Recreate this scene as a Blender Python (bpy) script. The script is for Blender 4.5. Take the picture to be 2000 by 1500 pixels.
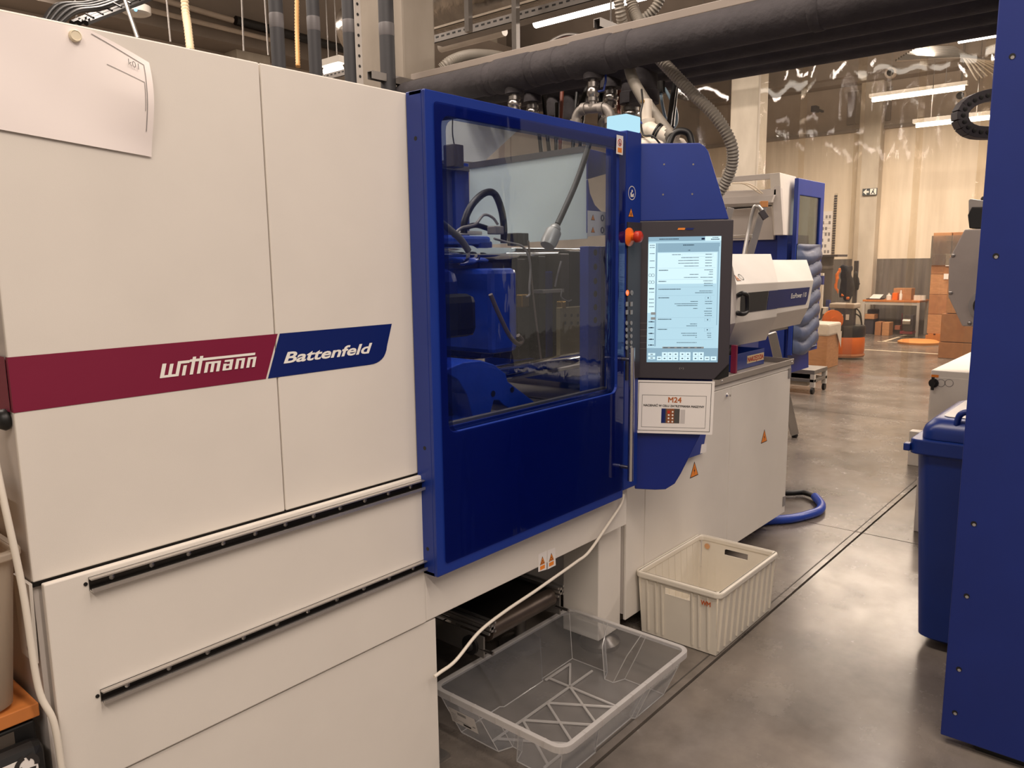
import bpy, bmesh, math, random
from mathutils import Vector, Matrix
random.seed(7)
S = bpy.context.scene
for o in list(bpy.data.objects): bpy.data.objects.remove(o)
C = S.collection
# ---------------------------------------------------------------- camera
FPX, YAW, PITCH, ROLL, H = 1522.8, 0.705248, -0.155044, -0.011651, 1.6
cy, sy, cp, sp = math.cos(YAW), math.sin(YAW), math.cos(PITCH), math.sin(PITCH)
FW = Vector((cy*cp, sy*cp, sp)); R0 = Vector((sy, -cy, 0)); U0 = R0.cross(FW)
RT = R0*math.cos(ROLL) + U0*math.sin(ROLL); UP = -R0*math.sin(ROLL) + U0*math.cos(ROLL)
CAM = Vector((0, 0, H))
cam = bpy.data.cameras.new('camera'); co = bpy.data.objects.new('camera', cam); C.objects.link(co)
cam.sensor_width = 36; cam.lens = FPX/2000*36; cam.clip_start = .05; cam.clip_end = 200
m = Matrix((RT, UP, -FW)).transposed().to_4x4(); m.translation = CAM; co.matrix_world = m
S.camera = co
# ---------------------------------------------------------------- world, exposure, large lamps
w = bpy.data.worlds.new('hall_air'); S.world = w; w.use_nodes = True
w.node_tree.nodes['Background'].inputs[0].default_value = (1, .83, .68, 1)
w.node_tree.nodes['Background'].inputs[1].default_value = .34
S.view_settings.view_transform = 'Standard'; S.view_settings.look = 'None'
S.view_settings.gamma = 1; S.view_settings.use_curve_mapping = False
S.view_settings.exposure = 0.12
WARM = (1, .865, .76)
def area(name, x, y, z, lx, ly, power):
    l = bpy.data.lights.new(name, 'AREA'); l.shape = 'RECTANGLE'; l.size = lx; l.size_y = ly
    l.energy = power; l.color = WARM
    o = bpy.data.objects.new(name, l); C.objects.link(o); o.location = (x, y, z); return o
for (x, y, p) in [(-1.7, -1.4, 110), (.6, -1.9, 110), (1.6, .9, 38), (3.2, -2.8, 36), (5.9, -1.6, 30), (8.6, .6, 180), (9, -2.5, 110), (13.4, 3.2, 215), (15.8, 4.6, 175),
                  (16, 0, 160), (5.9, 5.0, 36), (.5, 5.6, 140), (9, 6.3, 150), (3.2, 8, 80), (1.9, 2.7, 95), (6.2, .6, 22)]:
    area('hall_lamp_and_fill', x, y, 4.5, .25, 3.2, p)  # unseen ceiling lamps; several added to brighten the machine front and interior
    o = area('added_ceiling_uplight', x, y, 4.58, .25, 3.2, p*.3); o.rotation_euler = (math.pi, 0, 0)  # upward light added only to brighten the ceiling

# ---------------------------------------------------------------- pixel rays to real planes
def ray(px, py): return RT*((px-1000)/FPX) - UP*((py-750)/FPX) + FW
def on(ax, val, px, py):
    d = ray(px, py); return CAM + d*((val-CAM[ax])/d[ax])
def atd(px, py, depth): return CAM + ray(px, py)*depth
def onp(p0, n, px, py):
    d = ray(px, py); return CAM + d*((p0-CAM).dot(n)/d.dot(n))

# ---------------------------------------------------------------- materials
def lin(h):
    h = h.lstrip('#'); r = []
    for i in (0, 2, 4):
        c = int(h[i:i+2], 16)/255; r.append(c/12.92 if c <= .04045 else ((c+.055)/1.055)**2.4)
    return (*r, 1)
MATS = {}
def mat(name, hexc, rough=.5, metal=0, var=.06, scale=6, bump=0, bscale=200, coat=0, spec=.5, hex2=None, stretch=(1, 1, 1)):
    if name in MATS: return MATS[name]
    m = bpy.data.materials.new(name); m.use_nodes = True; nt = m.node_tree; b = nt.nodes['Principled BSDF']
    b.inputs['Roughness'].default_value = rough; b.inputs['Metallic'].default_value = metal
    b.inputs['Coat Weight'].default_value = coat; b.inputs['Specular IOR Level'].default_value = spec
    c = lin(hexc)
    tc = nt.nodes.new('ShaderNodeTexCoord'); mp = nt.nodes.new('ShaderNodeMapping'); mp.inputs['Scale'].default_value = stretch
    nt.links.new(tc.outputs['Object'], mp.inputs[0])
    n = nt.nodes.new('ShaderNodeTexNoise'); n.inputs['Scale'].default_value = scale; n.inputs['Detail'].default_value = 5
    nt.links.new(mp.outputs[0], n.inputs['Vector'])
    r = nt.nodes.new('ShaderNodeValToRGB'); nt.links.new(n.outputs['Fac'], r.inputs[0])
    c2 = lin(hex2) if hex2 else tuple(min(1, v*(1+var)) for v in c[:3])+(1,)
    c1 = c if hex2 else tuple(v*(1-var) for v in c[:3])+(1,)
    r.color_ramp.elements[0].position = .3; r.color_ramp.elements[1].position = .7
    r.color_ramp.elements[0].color = c1; r.color_ramp.elements[1].color = c2
    nt.links.new(r.outputs[0], b.inputs['Base Color'])
    if bump:
        n2 = nt.nodes.new('ShaderNodeTexNoise'); n2.inputs['Scale'].default_value = bscale
        nt.links.new(mp.outputs[0], n2.inputs['Vector'])
        bp = nt.nodes.new('ShaderNodeBump'); bp.inputs['Strength'].default_value = bump; bp.inputs['Distance'].default_value = .01
        nt.links.new(n2.outputs['Fac'], bp.inputs['Height']); nt.links.new(bp.outputs[0], b.inputs['Normal'])
    MATS[name] = m; return m
def emis(name, hexc, s):
    if name in MATS: return MATS[name]
    m = bpy.data.materials.new(name); m.use_nodes = True; nt = m.node_tree; nt.nodes.clear()
    e = nt.nodes.new('ShaderNodeEmission'); e.inputs[0].default_value = lin(hexc); e.inputs[1].default_value = s
    o = nt.nodes.new('ShaderNodeOutputMaterial'); nt.links.new(e.outputs[0], o.inputs[0]); MATS[name] = m; return m
def sheet(name, tint, gloss=.08, rough=.03, bump=0, bscale=3, stretch=(1, 1, 1), milky=0, milkc='#dfe3e4', detail=2, edge=1):
    """clear sheet: transparent + fresnel gloss (+ milky diffuse)"""
    if name in MATS: return MATS[name]
    m = bpy.data.materials.new(name); m.use_nodes = True; nt = m.node_tree; nt.nodes.clear(); N = nt.nodes.new; L = nt.links.new
    t = N('ShaderNodeBsdfTransparent'); t.inputs[0].default_value = lin(tint)
    g = N('ShaderNodeBsdfGlossy'); g.inputs['Roughness'].default_value = rough
    lw = N('ShaderNodeLayerWeight'); lw.inputs[0].default_value = .35
    mul = N('ShaderNodeMath'); mul.operation = 'MULTIPLY_ADD'; L(lw.outputs['Fresnel'], mul.inputs[0]); mul.inputs[1].default_value = .6*edge; mul.inputs[2].default_value = gloss
    mul.use_clamp = True
    mx = N('ShaderNodeMixShader'); L(mul.outputs[0], mx.inputs[0]); L(t.outputs[0], mx.inputs[1]); L(g.outputs[0], mx.inputs[2])
    out = mx.outputs[0]
    if milky:
        d = N('ShaderNodeBsdfDiffuse'); d.inputs[0].default_value = lin(milkc)
        tr = N('ShaderNodeBsdfTranslucent'); tr.inputs[0].default_value = lin(milkc)
        ad = N('ShaderNodeMixShader'); ad.inputs[0].default_value = .5; L(d.outputs[0], ad.inputs[1]); L(tr.outputs[0], ad.inputs[2])
        m2 = N('ShaderNodeMixShader'); m2.inputs[0].default_value = milky; L(out, m2.inputs[1]); L(ad.outputs[0], m2.inputs[2]); out = m2.outputs[0]
    if bump:
        tc = N('ShaderNodeTexCoord'); mp = N('ShaderNodeMapping'); mp.inputs['Scale'].default_value = stretch; L(tc.outputs['Object'], mp.inputs[0])
        n = N('ShaderNodeTexNoise'); n.inputs['Scale'].default_value = bscale; n.inputs['Detail'].default_value = detail; L(mp.outputs[0], n.inputs['Vector'])
        bp = N('ShaderNodeBump'); bp.inputs['Strength'].default_value = 1; bp.inputs['Distance'].default_value = bump; L(n.outputs['Fac'], bp.inputs['Height'])
        L(bp.outputs[0], g.inputs['Normal'])
    o = N('ShaderNodeOutputMaterial'); L(out, o.inputs[0]); MATS[name] = m; return m

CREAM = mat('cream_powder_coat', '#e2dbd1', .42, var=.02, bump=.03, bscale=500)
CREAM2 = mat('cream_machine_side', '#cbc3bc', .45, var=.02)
BLUE = mat('machine_blue_paint', '#193489', .38, var=.05, bump=.03, bscale=600)
BLUED = mat('deep_blue_paint', '#0b2478', .35, var=.08)
BLUEC = mat('blue_cast_iron', '#1d3fa8', .3, var=.15, bump=.08, bscale=90, coat=.3)
BLUEB = mat('blue_plastic', '#14307a', .33, var=.06)
BLACK = mat('black_plastic', '#141313', .45)
DARK = mat('charcoal_panel', '#39343a', .5, var=.03)
RUBBER = mat('black_foam_insulation', '#3b3739', .85, var=.2, scale=9, bump=.3, bscale=40)
STEEL = mat('brushed_steel', '#a9a4a0', .28, 1, var=.08, stretch=(1, 1, 12))
CHROME = mat('chrome', '#e4e4e6', .08, 1, var=.02)
GALV = mat('galvanised_steel', '#8f8a85', .45, .8, var=.12)
CASTF = mat('malleable_iron_fitting', '#8b857f', .5, .6, var=.15, bump=.1, bscale=120)
ALU = mat('aluminium_profile', '#b9b6b2', .35, .9, var=.05)
DKMETAL = mat('oily_dark_steel', '#2b2927', .4, .7, var=.3)
MOULD = mat('mould_steel', '#4c4641', .4, .7, var=.25)
MAROON = mat('maroon_print', '#7d1838', .4, var=.03)
NAVY = mat('navy_print', '#0d2062', .35, var=.03)
WHITEP = mat('white_print', '#f3efe6', .5, var=.01)
PAPER = mat('paper', '#ece6e0', .75, var=.015)
INK = mat('printed_ink', '#2c2826', .7)
GREYINK = mat('faint_grey_ink', '#8f8a88', .8)
ORANGE = mat('warning_orange', '#f08a2a', .5)
RED = mat('signal_red', '#c23018', .4)
ORED = mat('orange_emergency_stop', '#f0701c', .35)
GREYB = mat('grey_button', '#8d8886', .4)
BLUE2 = mat('dulled_machine_blue', '#11256c', .42, var=.05)  # machine blue darkened in its colour to offset strong lamp light
CRATE = mat('white_crate_plastic', '#ddd5c6', .45, var=.04)
HOSE = mat('grey_corrugated_hose', '#8e877c', .5, var=.1)
HOSEY = mat('yellow_orange_spiral_hose', '#d9a566', .4)
CARD = mat('cardboard', '#b8855a', .8, var=.12, scale=10, stretch=(1, 1, 4))
CARD2 = mat('darker_cardboard', '#a4714a', .8, var=.12, scale=10)
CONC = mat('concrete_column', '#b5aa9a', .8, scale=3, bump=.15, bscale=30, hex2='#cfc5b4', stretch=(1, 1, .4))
WALLC = mat('cream_concrete_wall', '#dccdb6', .8, scale=2, bump=.05, bscale=20, hex2='#efe2cd', stretch=(1, 3, .25))
WALLG = mat('grey_painted_dado', '#5d5650', .7, scale=2.5, hex2='#756e67', stretch=(1, 5, .3))
WALLU = mat('beige_upper_wall', '#b5a798', .8, var=.08, scale=2)
CEIL = mat('grey_ceiling', '#a0958a', .85, var=.1, scale=2)
BEAMM = mat('concrete_beam', '#8b8075', .85, var=.1, scale=2)
WOOD = mat('orange_beech_laminate', '#c77a3e', .35, var=.12, scale=5, stretch=(1, 8, 1))
WPLAST = mat('white_plastic', '#e6e0d5', .4)
CABLEM = mat('white_cable_sheath', '#e3dacb', .45)
FOIL = mat('foil_duct_wrap', '#b6b0a8', .25, 1, var=.2, bump=.6, bscale=14)
FORKO = mat('orange_truck_paint', '#dd6b12', .4, var=.05)
YELMET = mat('brass_fitting', '#b08a4a', .35, .9)
SLEEVE = mat('white_pump_body', '#d8cdbd', .4)
TUBE = emis('lamp_tube_glow', '#fff3e4', 9)
BEACON = emis('beacon_glow', '#b4e0f0', 1.0)
SCREEN = emis('screen_glow', '#b9dcea', .95)
SCR2 = emis('screen_grey_bar', '#93b4c6', .9)
SCR3 = emis('screen_white', '#d6f2fa', 1.0)
SCRT = emis('screen_text', '#50687a', .55)
SCRD = emis('screen_dark', '#28304f', .5)
SCRO = emis('screen_tab', '#9a9a98', .8)
GLOWO = emis('button_orange_glow', '#ff5a18', 2.2)
GLASS = sheet('door_polycarbonate', '#e8ecf0', .02, .012, bump=.0009, bscale=22, stretch=(1, 1, .35), edge=.3)
GLASS2 = sheet('clear_glass', '#c8d4da', .05, .03)
PALE = sheet('pale_guard_sheet', '#dfe6e6', .03, .15, milky=.85, milkc='#f4ffff')
CLEARBOX = sheet('clear_polypropylene', '#eff1f4', .03, .12, milky=.12, milkc='#ffffff', edge=.5)
CLEAREDGE = sheet('clear_plastic_edge', '#f2f3f5', .1, .15, milky=.5, milkc='#f6f2ee')
FROST = sheet('frosted_box_plastic', '#efe6da', .05, .3, milky=.6, milkc='#e0d4c4')
PVC = sheet('pvc_curtain', '#f2ece2', .03, .02, bump=.0016, bscale=15, stretch=(1, 1.2, .4), milky=.03, milkc='#eadfce', detail=5, edge=.5)
FILM = sheet('stretch_film', '#e8e2d8', .1, .15, bump=.01, bscale=6, milky=.12)
PUFF = sheet('blue_reflection_sheet', '#8e9cb4', .12, .2, bump=.01, bscale=9, milky=.6, milkc='#6a7690')

# polished concrete floor
def floor_mat():
    m = bpy.data.materials.new('polished_concrete'); m.use_nodes = True; nt = m.node_tree; b = nt.nodes['Principled BSDF']; N = nt.nodes.new; L = nt.links.new
    tc = N('ShaderNodeTexCoord'); n = N('ShaderNodeTexNoise'); n.inputs['Scale'].default_value = 1.5; n.inputs['Detail'].default_value = 11; n.inputs['Roughness'].default_value = .62
    L(tc.outputs['Object'], n.inputs['Vector'])
    r = N('ShaderNodeValToRGB'); r.color_ramp.elements[0].position = .3; r.color_ramp.elements[1].position = .72
    r.color_ramp.elements[0].color = lin('#4a443f'); r.color_ramp.elements[1].color = lin('#8c8278'); L(n.outputs['Fac'], r.inputs[0])
    n2 = N('ShaderNodeTexNoise'); n2.inputs['Scale'].default_value = 3.2; n2.inputs['Detail'].default_value = 10; n2.inputs['Roughness'].default_value = .7; L(tc.outputs['Object'], n2.inputs['Vector'])
    r2 = N('ShaderNodeValToRGB'); r2.color_ramp.elements[0].position = .58; r2.color_ramp.elements[1].position = .72
    r2.color_ramp.elements[0].color = (0, 0, 0, 1); r2.color_ramp.elements[1].color = (1, 1, 1, 1); L(n2.outputs['Fac'], r2.inputs[0])
    mx = N('ShaderNodeMixRGB'); mu = N('ShaderNodeMath'); mu.operation = 'MULTIPLY'; mu.inputs[1].default_value = .08; L(r2.outputs[0], mu.inputs[0]); L(mu.outputs[0], mx.inputs[0])
    L(r.outputs[0], mx.inputs[1]); mx.inputs[2].default_value = lin('#c2b8aa'); L(mx.outputs[0], b.inputs['Base Color'])
    rr = N('ShaderNodeMapRange'); rr.inputs['To Min'].default_value = .04; rr.inputs['To Max'].default_value = .44; L(n2.outputs['Fac'], rr.inputs[0]); L(rr.outputs[0], b.inputs['Roughness'])
    b.inputs['Specular IOR Level'].default_value = .55
    return m
FLOORM = floor_mat()

# ---------------------------------------------------------------- mesh helpers
def link(o, parent=None):
    C.objects.link(o)
    if parent: o.parent = parent
    return o
def rootloc(p):
    while p.parent: p = p.parent
    return p.location.copy()
class Fr:
    """flat frame: origin, right, up; normal = right x up"""
    def __init__(s, o, r, u): s.o = Vector(o); s.r = Vector(r).normalized(); s.u = Vector(u).normalized(); s.n = s.r.cross(s.u)
    def p(s, a, b, c=0): return s.o + s.r*a + s.u*b + s.n*c
    def px(s, x, y):
        q = onp(s.o, s.n, x, y)-s.o; return (q.dot(s.r), q.dot(s.u))
def FY(y): return Fr((0, y, 0), (1, 0, 0), (0, 0, 1))      # faces -Y
def FX(x): return Fr((x, 0, 0), (0, -1, 0), (0, 0, 1))     # faces -X
def FZ(z): return Fr((0, 0, z), (1, 0, 0), (0, 1, 0))      # faces up
class MB:
    def __init__(s): s.v = []; s.f = []; s.sm = []
    def add(s, vs, fs, smooth=False):
        n = len(s.v); s.v += [Vector(v) for v in vs]; s.f += [[i+n for i in f] for f in fs]; s.sm += [smooth]*len(fs); return s
    def box(s, x0, y0, z0, x1, y1, z1):
        x0, x1 = sorted((x0, x1)); y0, y1 = sorted((y0, y1)); z0, z1 = sorted((z0, z1))
        return s.add([(x0, y0, z0), (x1, y0, z0), (x1, y1, z0), (x0, y1, z0), (x0, y0, z1), (x1, y0, z1), (x1, y1, z1), (x0, y1, z1)],
              [(0, 3, 2, 1), (4, 5, 6, 7), (0, 1, 5, 4), (1, 2, 6, 5), (2, 3, 7, 6), (3, 0, 4, 7)])
    def fbox(s, F, a0, b0, a1, b1, c0, c1):
        return s.prism(F, [(a0, b0), (a1, b0), (a1, b1), (a0, b1)], c0, c1)
    def prism(s, F, pts, c0, c1):
        ar = sum(pts[i][0]*pts[(i+1) % len(pts)][1]-pts[(i+1) % len(pts)][0]*pts[i][1] for i in range(len(pts)))
        if ar < 0: pts = pts[::-1]
        if c1 < c0: c0, c1 = c1, c0
        n = len(pts)
        vs = [F.p(a, b, c0) for a, b in pts]+[F.p(a, b, c1) for a, b in pts]
        fs = [tuple(range(n-1, -1, -1)), tuple(range(n, 2*n))]+[(i, (i+1) % n, n+(i+1) % n, n+i) for i in range(n)]
        return s.add(vs, fs)
    def ring(s, F, outer, inner, c0, c1):
        """frame between two loops of equal count (ccw)"""
        n = len(outer)
        vs = [F.p(a, b, c0) for a, b in outer]+[F.p(a, b, c0) for a, b in inner]+[F.p(a, b, c1) for a, b in outer]+[F.p(a, b, c1) for a, b in inner]
        fs = []
        for i in range(n):
            j = (i+1) % n
            fs += [(2*n+i, 2*n+j, 3*n+j, 3*n+i), (j, i, n+i, n+j), (i, j, 2*n+j, 2*n+i), (n+j, n+i, 3*n+i, 3*n+j)]
        return s.add(vs, fs)
    def quad(s, a, b, c, d): return s.add([a, b, c, d], [(0, 1, 2, 3)])
    def cyl(s, p0, p1, r, seg=16, r2=None, caps=True):
        return s.tube([p0, p1], r, seg, radii=[r, r if r2 is None else r2], caps=caps)
    def tube(s, path, r, seg=10, radii=None, caps=True, closed=False):
        path = [Vector(p) for p in path]; n = len(path); rings = []
        t0 = (path[1]-path[0]).normalized(); a = t0.orthogonal().normalized()
        for i, p in enumerate(path):
            if closed: t = (path[(i+1) % n]-path[i-1])
            else: t = path[min(i+1, n-1)]-path[max(i-1, 0)]
            t.normalize(); a = (a-t*a.dot(t)).normalized(); b = t.cross(a)
            rr = radii[i] if radii else r
            rings.append([p+(a*math.cos(2*math.pi*k/seg)+b*math.sin(2*math.pi*k/seg))*rr for k in range(seg)])
        vs = [v for q in rings for v in q]; fs = []
        for i in range(n if closed else n-1):
            j = (i+1) % n
            for k in range(seg): fs.append((i*seg+k, i*seg+(k+1) % seg, j*seg+(k+1) % seg, j*seg+k))
        s.add(vs, fs, True)
        if caps and not closed:
            s.add(rings[0], [tuple(range(seg-1, -1, -1))]); s.add(rings[-1], [tuple(range(seg))])
        return s
    def corr(s, path, r, pitch=.007, depth=.13, seg=14):
        """corrugated hose"""
        P = resample(path, pitch/2); return s.tube(P, r, seg, radii=[r*(1-depth*(i % 2)) for i in range(len(P))])
    def sphere(s, c, r, sc=(1, 1, 1), nu=12, nv=8):
        c = Vector(c); vs = []; fs = []
        for j in range(nv+1):
            th = math.pi*j/nv
            for i in range(nu):
                ph = 2*math.pi*i/nu; vs.append(c+Vector((r*sc[0]*math.sin(th)*math.cos(ph), r*sc[1]*math.sin(th)*math.sin(ph), r*sc[2]*math.cos(th))))
        for j in range(nv):
            for i in range(nu): fs.append((j*nu+i, (j+1)*nu+i, (j+1)*nu+(i+1) % nu, j*nu+(i+1) % nu))
        return s.add(vs, fs, True)
    def lathe(s, c, axis, prof, seg=20):
        """prof: (distance along axis, radius)"""
        c = Vector(c); ax = Vector(axis).normalized()
        return s.tube_l([c+ax*d for d, r in prof], ax, [r for d, r in prof], seg)
    def tube_l(s, pts, ax, rad, seg):
        a = ax.orthogonal().normalized(); b = ax.cross(a); vs = []; fs = []
        for p, r in zip(pts, rad): vs += [p+(a*math.cos(2*math.pi*k/seg)+b*math.sin(2*math.pi*k/seg))*max(r, 1e-4) for k in range(seg)]
        for i in range(len(pts)-1):
            for k in range(seg): fs.append((i*seg+k, i*seg+(k+1) % seg, (i+1)*seg+(k+1) % seg, (i+1)*seg+k))
        n = len(pts)
        fs += [tuple(range(seg-1, -1, -1)), tuple((n-1)*seg+k for k in range(seg))]
        return s.add(vs, fs, True)
    def build(s, name, mt, parent=None, bev=0, loc=None, label=None, seg=2):
        me = bpy.data.meshes.new(name)
        off = rootloc(parent) if parent else (Vector(loc) if loc is not None else s.base())
        me.from_pydata([v-off for v in s.v], [], s.f)
        for p, q in zip(me.polygons, s.sm): p.use_smooth = q
        me.materials.append(mt); me.update()
        if any(s.sm):
            try: me.set_sharp_from_angle(angle=math.radians(50))
            except Exception: pass
        o = bpy.data.objects.new(name, me); link(o, parent)
        if not parent: o.location = off
        if bev:
            md = o.modifiers.new('bevel', 'BEVEL'); md.width = bev; md.segments = seg; md.limit_method = 'ANGLE'; md.angle_limit = math.radians(40)
        if label: o['label'] = label
        return o
    def base(s):
        xs = [v.x for v in s.v]; ys = [v.y for v in s.v]; zs = [v.z for v in s.v]
        return Vector(((min(xs)+max(xs))/2, (min(ys)+max(ys))/2, min(zs)))
def resample(path, step):
    path = [Vector(p) for p in path]; P = catmull(path, 12) if len(path) > 2 else path
    out = [P[0].copy()]; acc = 0
    for a, b in zip(P, P[1:]):
        L = (b-a).length; d = step-acc
        while d <= L: out.append(a.lerp(b, d/L)); d += step
        acc = L-(d-step)
    out.append(P[-1]); return out
def catmull(P, n=8):
    P = [Vector(p) for p in P]; out = []
    for i in range(len(P)-1):
        p0 = P[i-1] if i else P[0]*2-P[1]; p1, p2 = P[i], P[i+1]; p3 = P[i+2] if i+2 < len(P) else P[-1]*2-P[-2]
        for k in range(n):
            t = k/n; out.append(.5*((2*p1)+(p2-p0)*t+(2*p0-5*p1+4*p2-p3)*t*t+(3*p1-p0-3*p2+p3)*t**3))
    out.append(P[-1]); return out
def rrect(a0, b0, a1, b1, r, n=4):
    out = []
    for cx, cyy, s0 in ((a1-r, b0+r, -90), (a1-r, b1-r, 0), (a0+r, b1-r, 90), (a0+r, b0+r, 180)):
        for k in range(n+1):
            t = math.radians(s0+90*k/n); out.append((cx+r*math.cos(t), cyy+r*math.sin(t)))
    return out
def tag(o, label=None, cat=None, group=None, kind=None):
    if label: o['label'] = label
    if cat: o['category'] = cat
    if group: o['group'] = group
    if kind: o['kind'] = kind
    return o
def thing(name, label, cat, loc, group=None):
    o = bpy.data.objects.new(name, None); o.empty_display_size = .1; C.objects.link(o); o.location = loc
    return tag(o, label, cat, group)
def struct(o): o['kind'] = 'structure'; return o
def tmesh(mb, F, text, a, b, h, wid=None, shear=0, bold=0, c=.0006, align='LEFT', rot=0, fat=0):
    if fat:
        for i, (u, v) in enumerate(((0, 0), (fat, 0), (0, fat), (fat, fat))): tmesh(mb, F, text, a+u, b+v, h, wid, shear, bold, c+i*.0001, align, rot)
        return mb
    cu = bpy.data.curves.new('lettering', 'FONT'); cu.body = text; cu.size = 1; cu.shear = shear; cu.offset = bold; cu.resolution_u = 3
    ob = bpy.data.objects.new('lettering', cu); C.objects.link(ob)
    dg = bpy.context.evaluated_depsgraph_get(); dg.update()
    me = bpy.data.meshes.new_from_object(ob.evaluated_get(dg))
    vs = [v.co.copy() for v in me.vertices]; fs = [tuple(p.vertices) for p in me.polygons]
    bpy.data.objects.remove(ob); bpy.data.curves.remove(cu); bpy.data.meshes.remove(me)
    if not vs: return mb
    x0 = min(v.x for v in vs); x1 = max(v.x for v in vs); sc = h/.72; sx = (wid/(x1-x0)) if wid else sc
    w0 = (x1-x0)*sx; dx = {'LEFT': 0, 'CENTER': -w0/2, 'RIGHT': -w0}[align]
    out = []
    for v in vs:
        p, q = (v.x-x0)*sx+dx, v.y*sc
        if rot: p, q = p*math.cos(rot)-q*math.sin(rot), p*math.sin(rot)+q*math.cos(rot)
        out.append(F.p(a+p, b+q, c))
    return mb.add(out, fs)
def rect(mb, F, a0, b0, a1, b1, c=.0006): return mb.add([F.p(a0, b0, c), F.p(a1, b0, c), F.p(a1, b1, c), F.p(a0, b1, c)], [(0, 1, 2, 3)])
def warn(parent, F, a, b, s, sym='bolt', plate=None):
    """triangular warning label: height s*.87"""
    h = s*.87; T = lambda k, c0, c1, ys=1: MB().prism(F, [(a-s/2*k, b+h*(1-k)*.38), (a+s/2*k, b+h*(1-k)*.38), (a, b+h*(1-k)*.38+h*k)], c0, c1)
    st = T(1, 0, .0008).build('warning_sticker', INK, parent)
    T(.84, .0008, .0012).build('orange_field', ORANGE, st)
    g = MB(); z = .0016
    if sym == 'bolt':
        g.add([F.p(a+s*.02, b+h*.68, z), F.p(a-s*.08, b+h*.36, z), F.p(a+s*.01, b+h*.38, z), F.p(a-s*.03, b+h*.12, z), F.p(a+s*.09, b+h*.46, z), F.p(a, b+h*.44, z)], [(0, 1, 2, 5), (2, 3, 4, 5)])
    elif sym == 'bars':
        rect(g, F, a-s*.09, b+h*.12, a-s*.03, b+h*.5, z); rect(g, F, a+s*.03, b+h*.12, a+s*.09, b+h*.5, z); rect(g, F, a-s*.17, b+h*.27, a-s*.09, b+h*.33, z); rect(g, F, a+s*.09, b+h*.27, a+s*.17, b+h*.33, z)
    elif sym == 'dots':
        for (u, v) in ((-.13, .2), (.12, .25), (0, .42)): g.add([F.p(a+s*u+.075*s*math.cos(t*.785), b+h*v+.075*s*math.sin(t*.785), z) for t in range(8)], [tuple(range(8))])
    else:
        for k in (-.12, 0, .12):
            g.add([F.p(a+s*(k-.02), b+h*.16, z), F.p(a+s*(k+.03), b+h*.16, z), F.p(a+s*(k+.06), b+h*.3, z), F.p(a+s*(k+.02), b+h*.45, z), F.p(a+s*k, b+h*.3, z)], [(0, 1, 2, 3, 4)])
    g.build('symbol', INK, st)
    return st
def disc(mb, F, a, b, r, c=.0006, n=24, r0=0):
    if r0: return mb.add([F.p(a+q*math.cos(2*math.pi*k/n), b+q*math.sin(2*math.pi*k/n), c) for q in (r, r0) for k in range(n)], [(k, (k+1) % n, n+(k+1) % n, n+k) for k in range(n)])
    return mb.add([F.p(a+r*math.cos(2*math.pi*k/n), b+r*math.sin(2*math.pi*k/n), c) for k in range(n)], [tuple(range(n))])
def screw(parent, F, a, b, r, mt=None, c=0):
    return MB().lathe(F.p(a, b, c), F.n, [(0, r), (r*.35, r), (r*.6, r*.7)], 10).build('screw', mt or STEEL, parent)

# ================================================================ THE HALL
fl = thing('floor', None, None, (0, 0, 0)); struct(fl)
MB().box(-6, -8, -.12, 20, 16, -.03).build('floor_base', mat('joint_dark', '#2b2724', .9), fl)
xs = [-6, -2.62, 1.03, 4.68, 8.33, 11.98, 15.63, 20]; ys = [-8, -3.7, 1.29, 6.3, 11.3, 16]
for i in range(len(xs)-1):
    for j in range(len(ys)-1):
        g = .004; gy = .006
        MB().box(xs[i]+g, ys[j]+gy, -.03, xs[i+1]-g, ys[j+1]-gy, 0).build('concrete_slab', FLOORM, fl)
joint = MB().box(-6, 1.325, 0, 20, 1.331, .0006).build('joint_filler', mat('joint_filler', '#4a443e', .7), fl)
tm = mat('cream_floor_tape', '#cdbfa6', .6, var=.1)
for (x0, y0, x1, y1) in ((16.02, 2.6, 16.09, 4.35), (14.45, 2.6, 14.53, 4.6), (16.05, 4.22, 17.7, 4.29)):
    tag(MB().box(x0, y0, 0, x1, y1, .0015).build('floor_marking', tm),
        {16.02: 'cream floor line crossing in front of the workbench, farther one', 14.45: 'cream floor line crossing the far floor, nearer to the camera', 16.05: 'short slanting cream floor line running towards the workbench'}[x0], 'floor line')

wf = thing('wall_far', None, None, (18.5, 4, 0)); struct(wf)
pyl, pyr = on(0, 18.2, 1667, 450).y, on(0, 18.2, 1709, 450).y
MB().box(18.5, -3, 1.58, 18.7, pyr, 4.35).build('wall_panel', WALLC, wf)
MB().box(18.5, pyl, 1.58, 18.7, 12, 4.35).build('wall_panel', WALLC, wf)
MB().box(18.5, -3, 4.35, 18.7, 12, 7).build('upper_wall_panel', WALLU, wf)
MB().box(18.49, -3, 0, 18.7, pyr, 1.58).build('dado_panel', WALLG, wf)
MB().box(18.49, pyl, 0, 18.7, 12, 1.58).build('dado_panel', WALLG, wf)
MB().box(18.2, pyr, 0, 18.7, pyl, 7).build('pilaster', CONC, wf, .02)
MB().box(18.4, -3, 4.33, 18.5, 12, 4.40).build('wall_ledge', BEAMM, wf)
MB().box(17.8, -3, 5.4, 18.5, 12, 5.9).build('upper_beam', BEAMM, wf)
MB().box(18.44, pyr-.1, 4.5, 18.5, pyl+.35, 5.2).build('vent_panel', BEAMM, wf, .01)
wl = thing('wall_left', None, None, (6, 10, 0)); struct(wl)
MB().box(-6, 10, 0, 20, 10.2, 7).build('wall_panel', WALLU, wl)
for x in (5.9, 10.6): MB().box(x, 9.7, 0, x+.5, 10, 7).build('pilaster', CONC, wl)
MB().box(-6, 9.5, 4.4, 20, 10, 5.4).build('upper_beam', BEAMM, wl)
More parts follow.
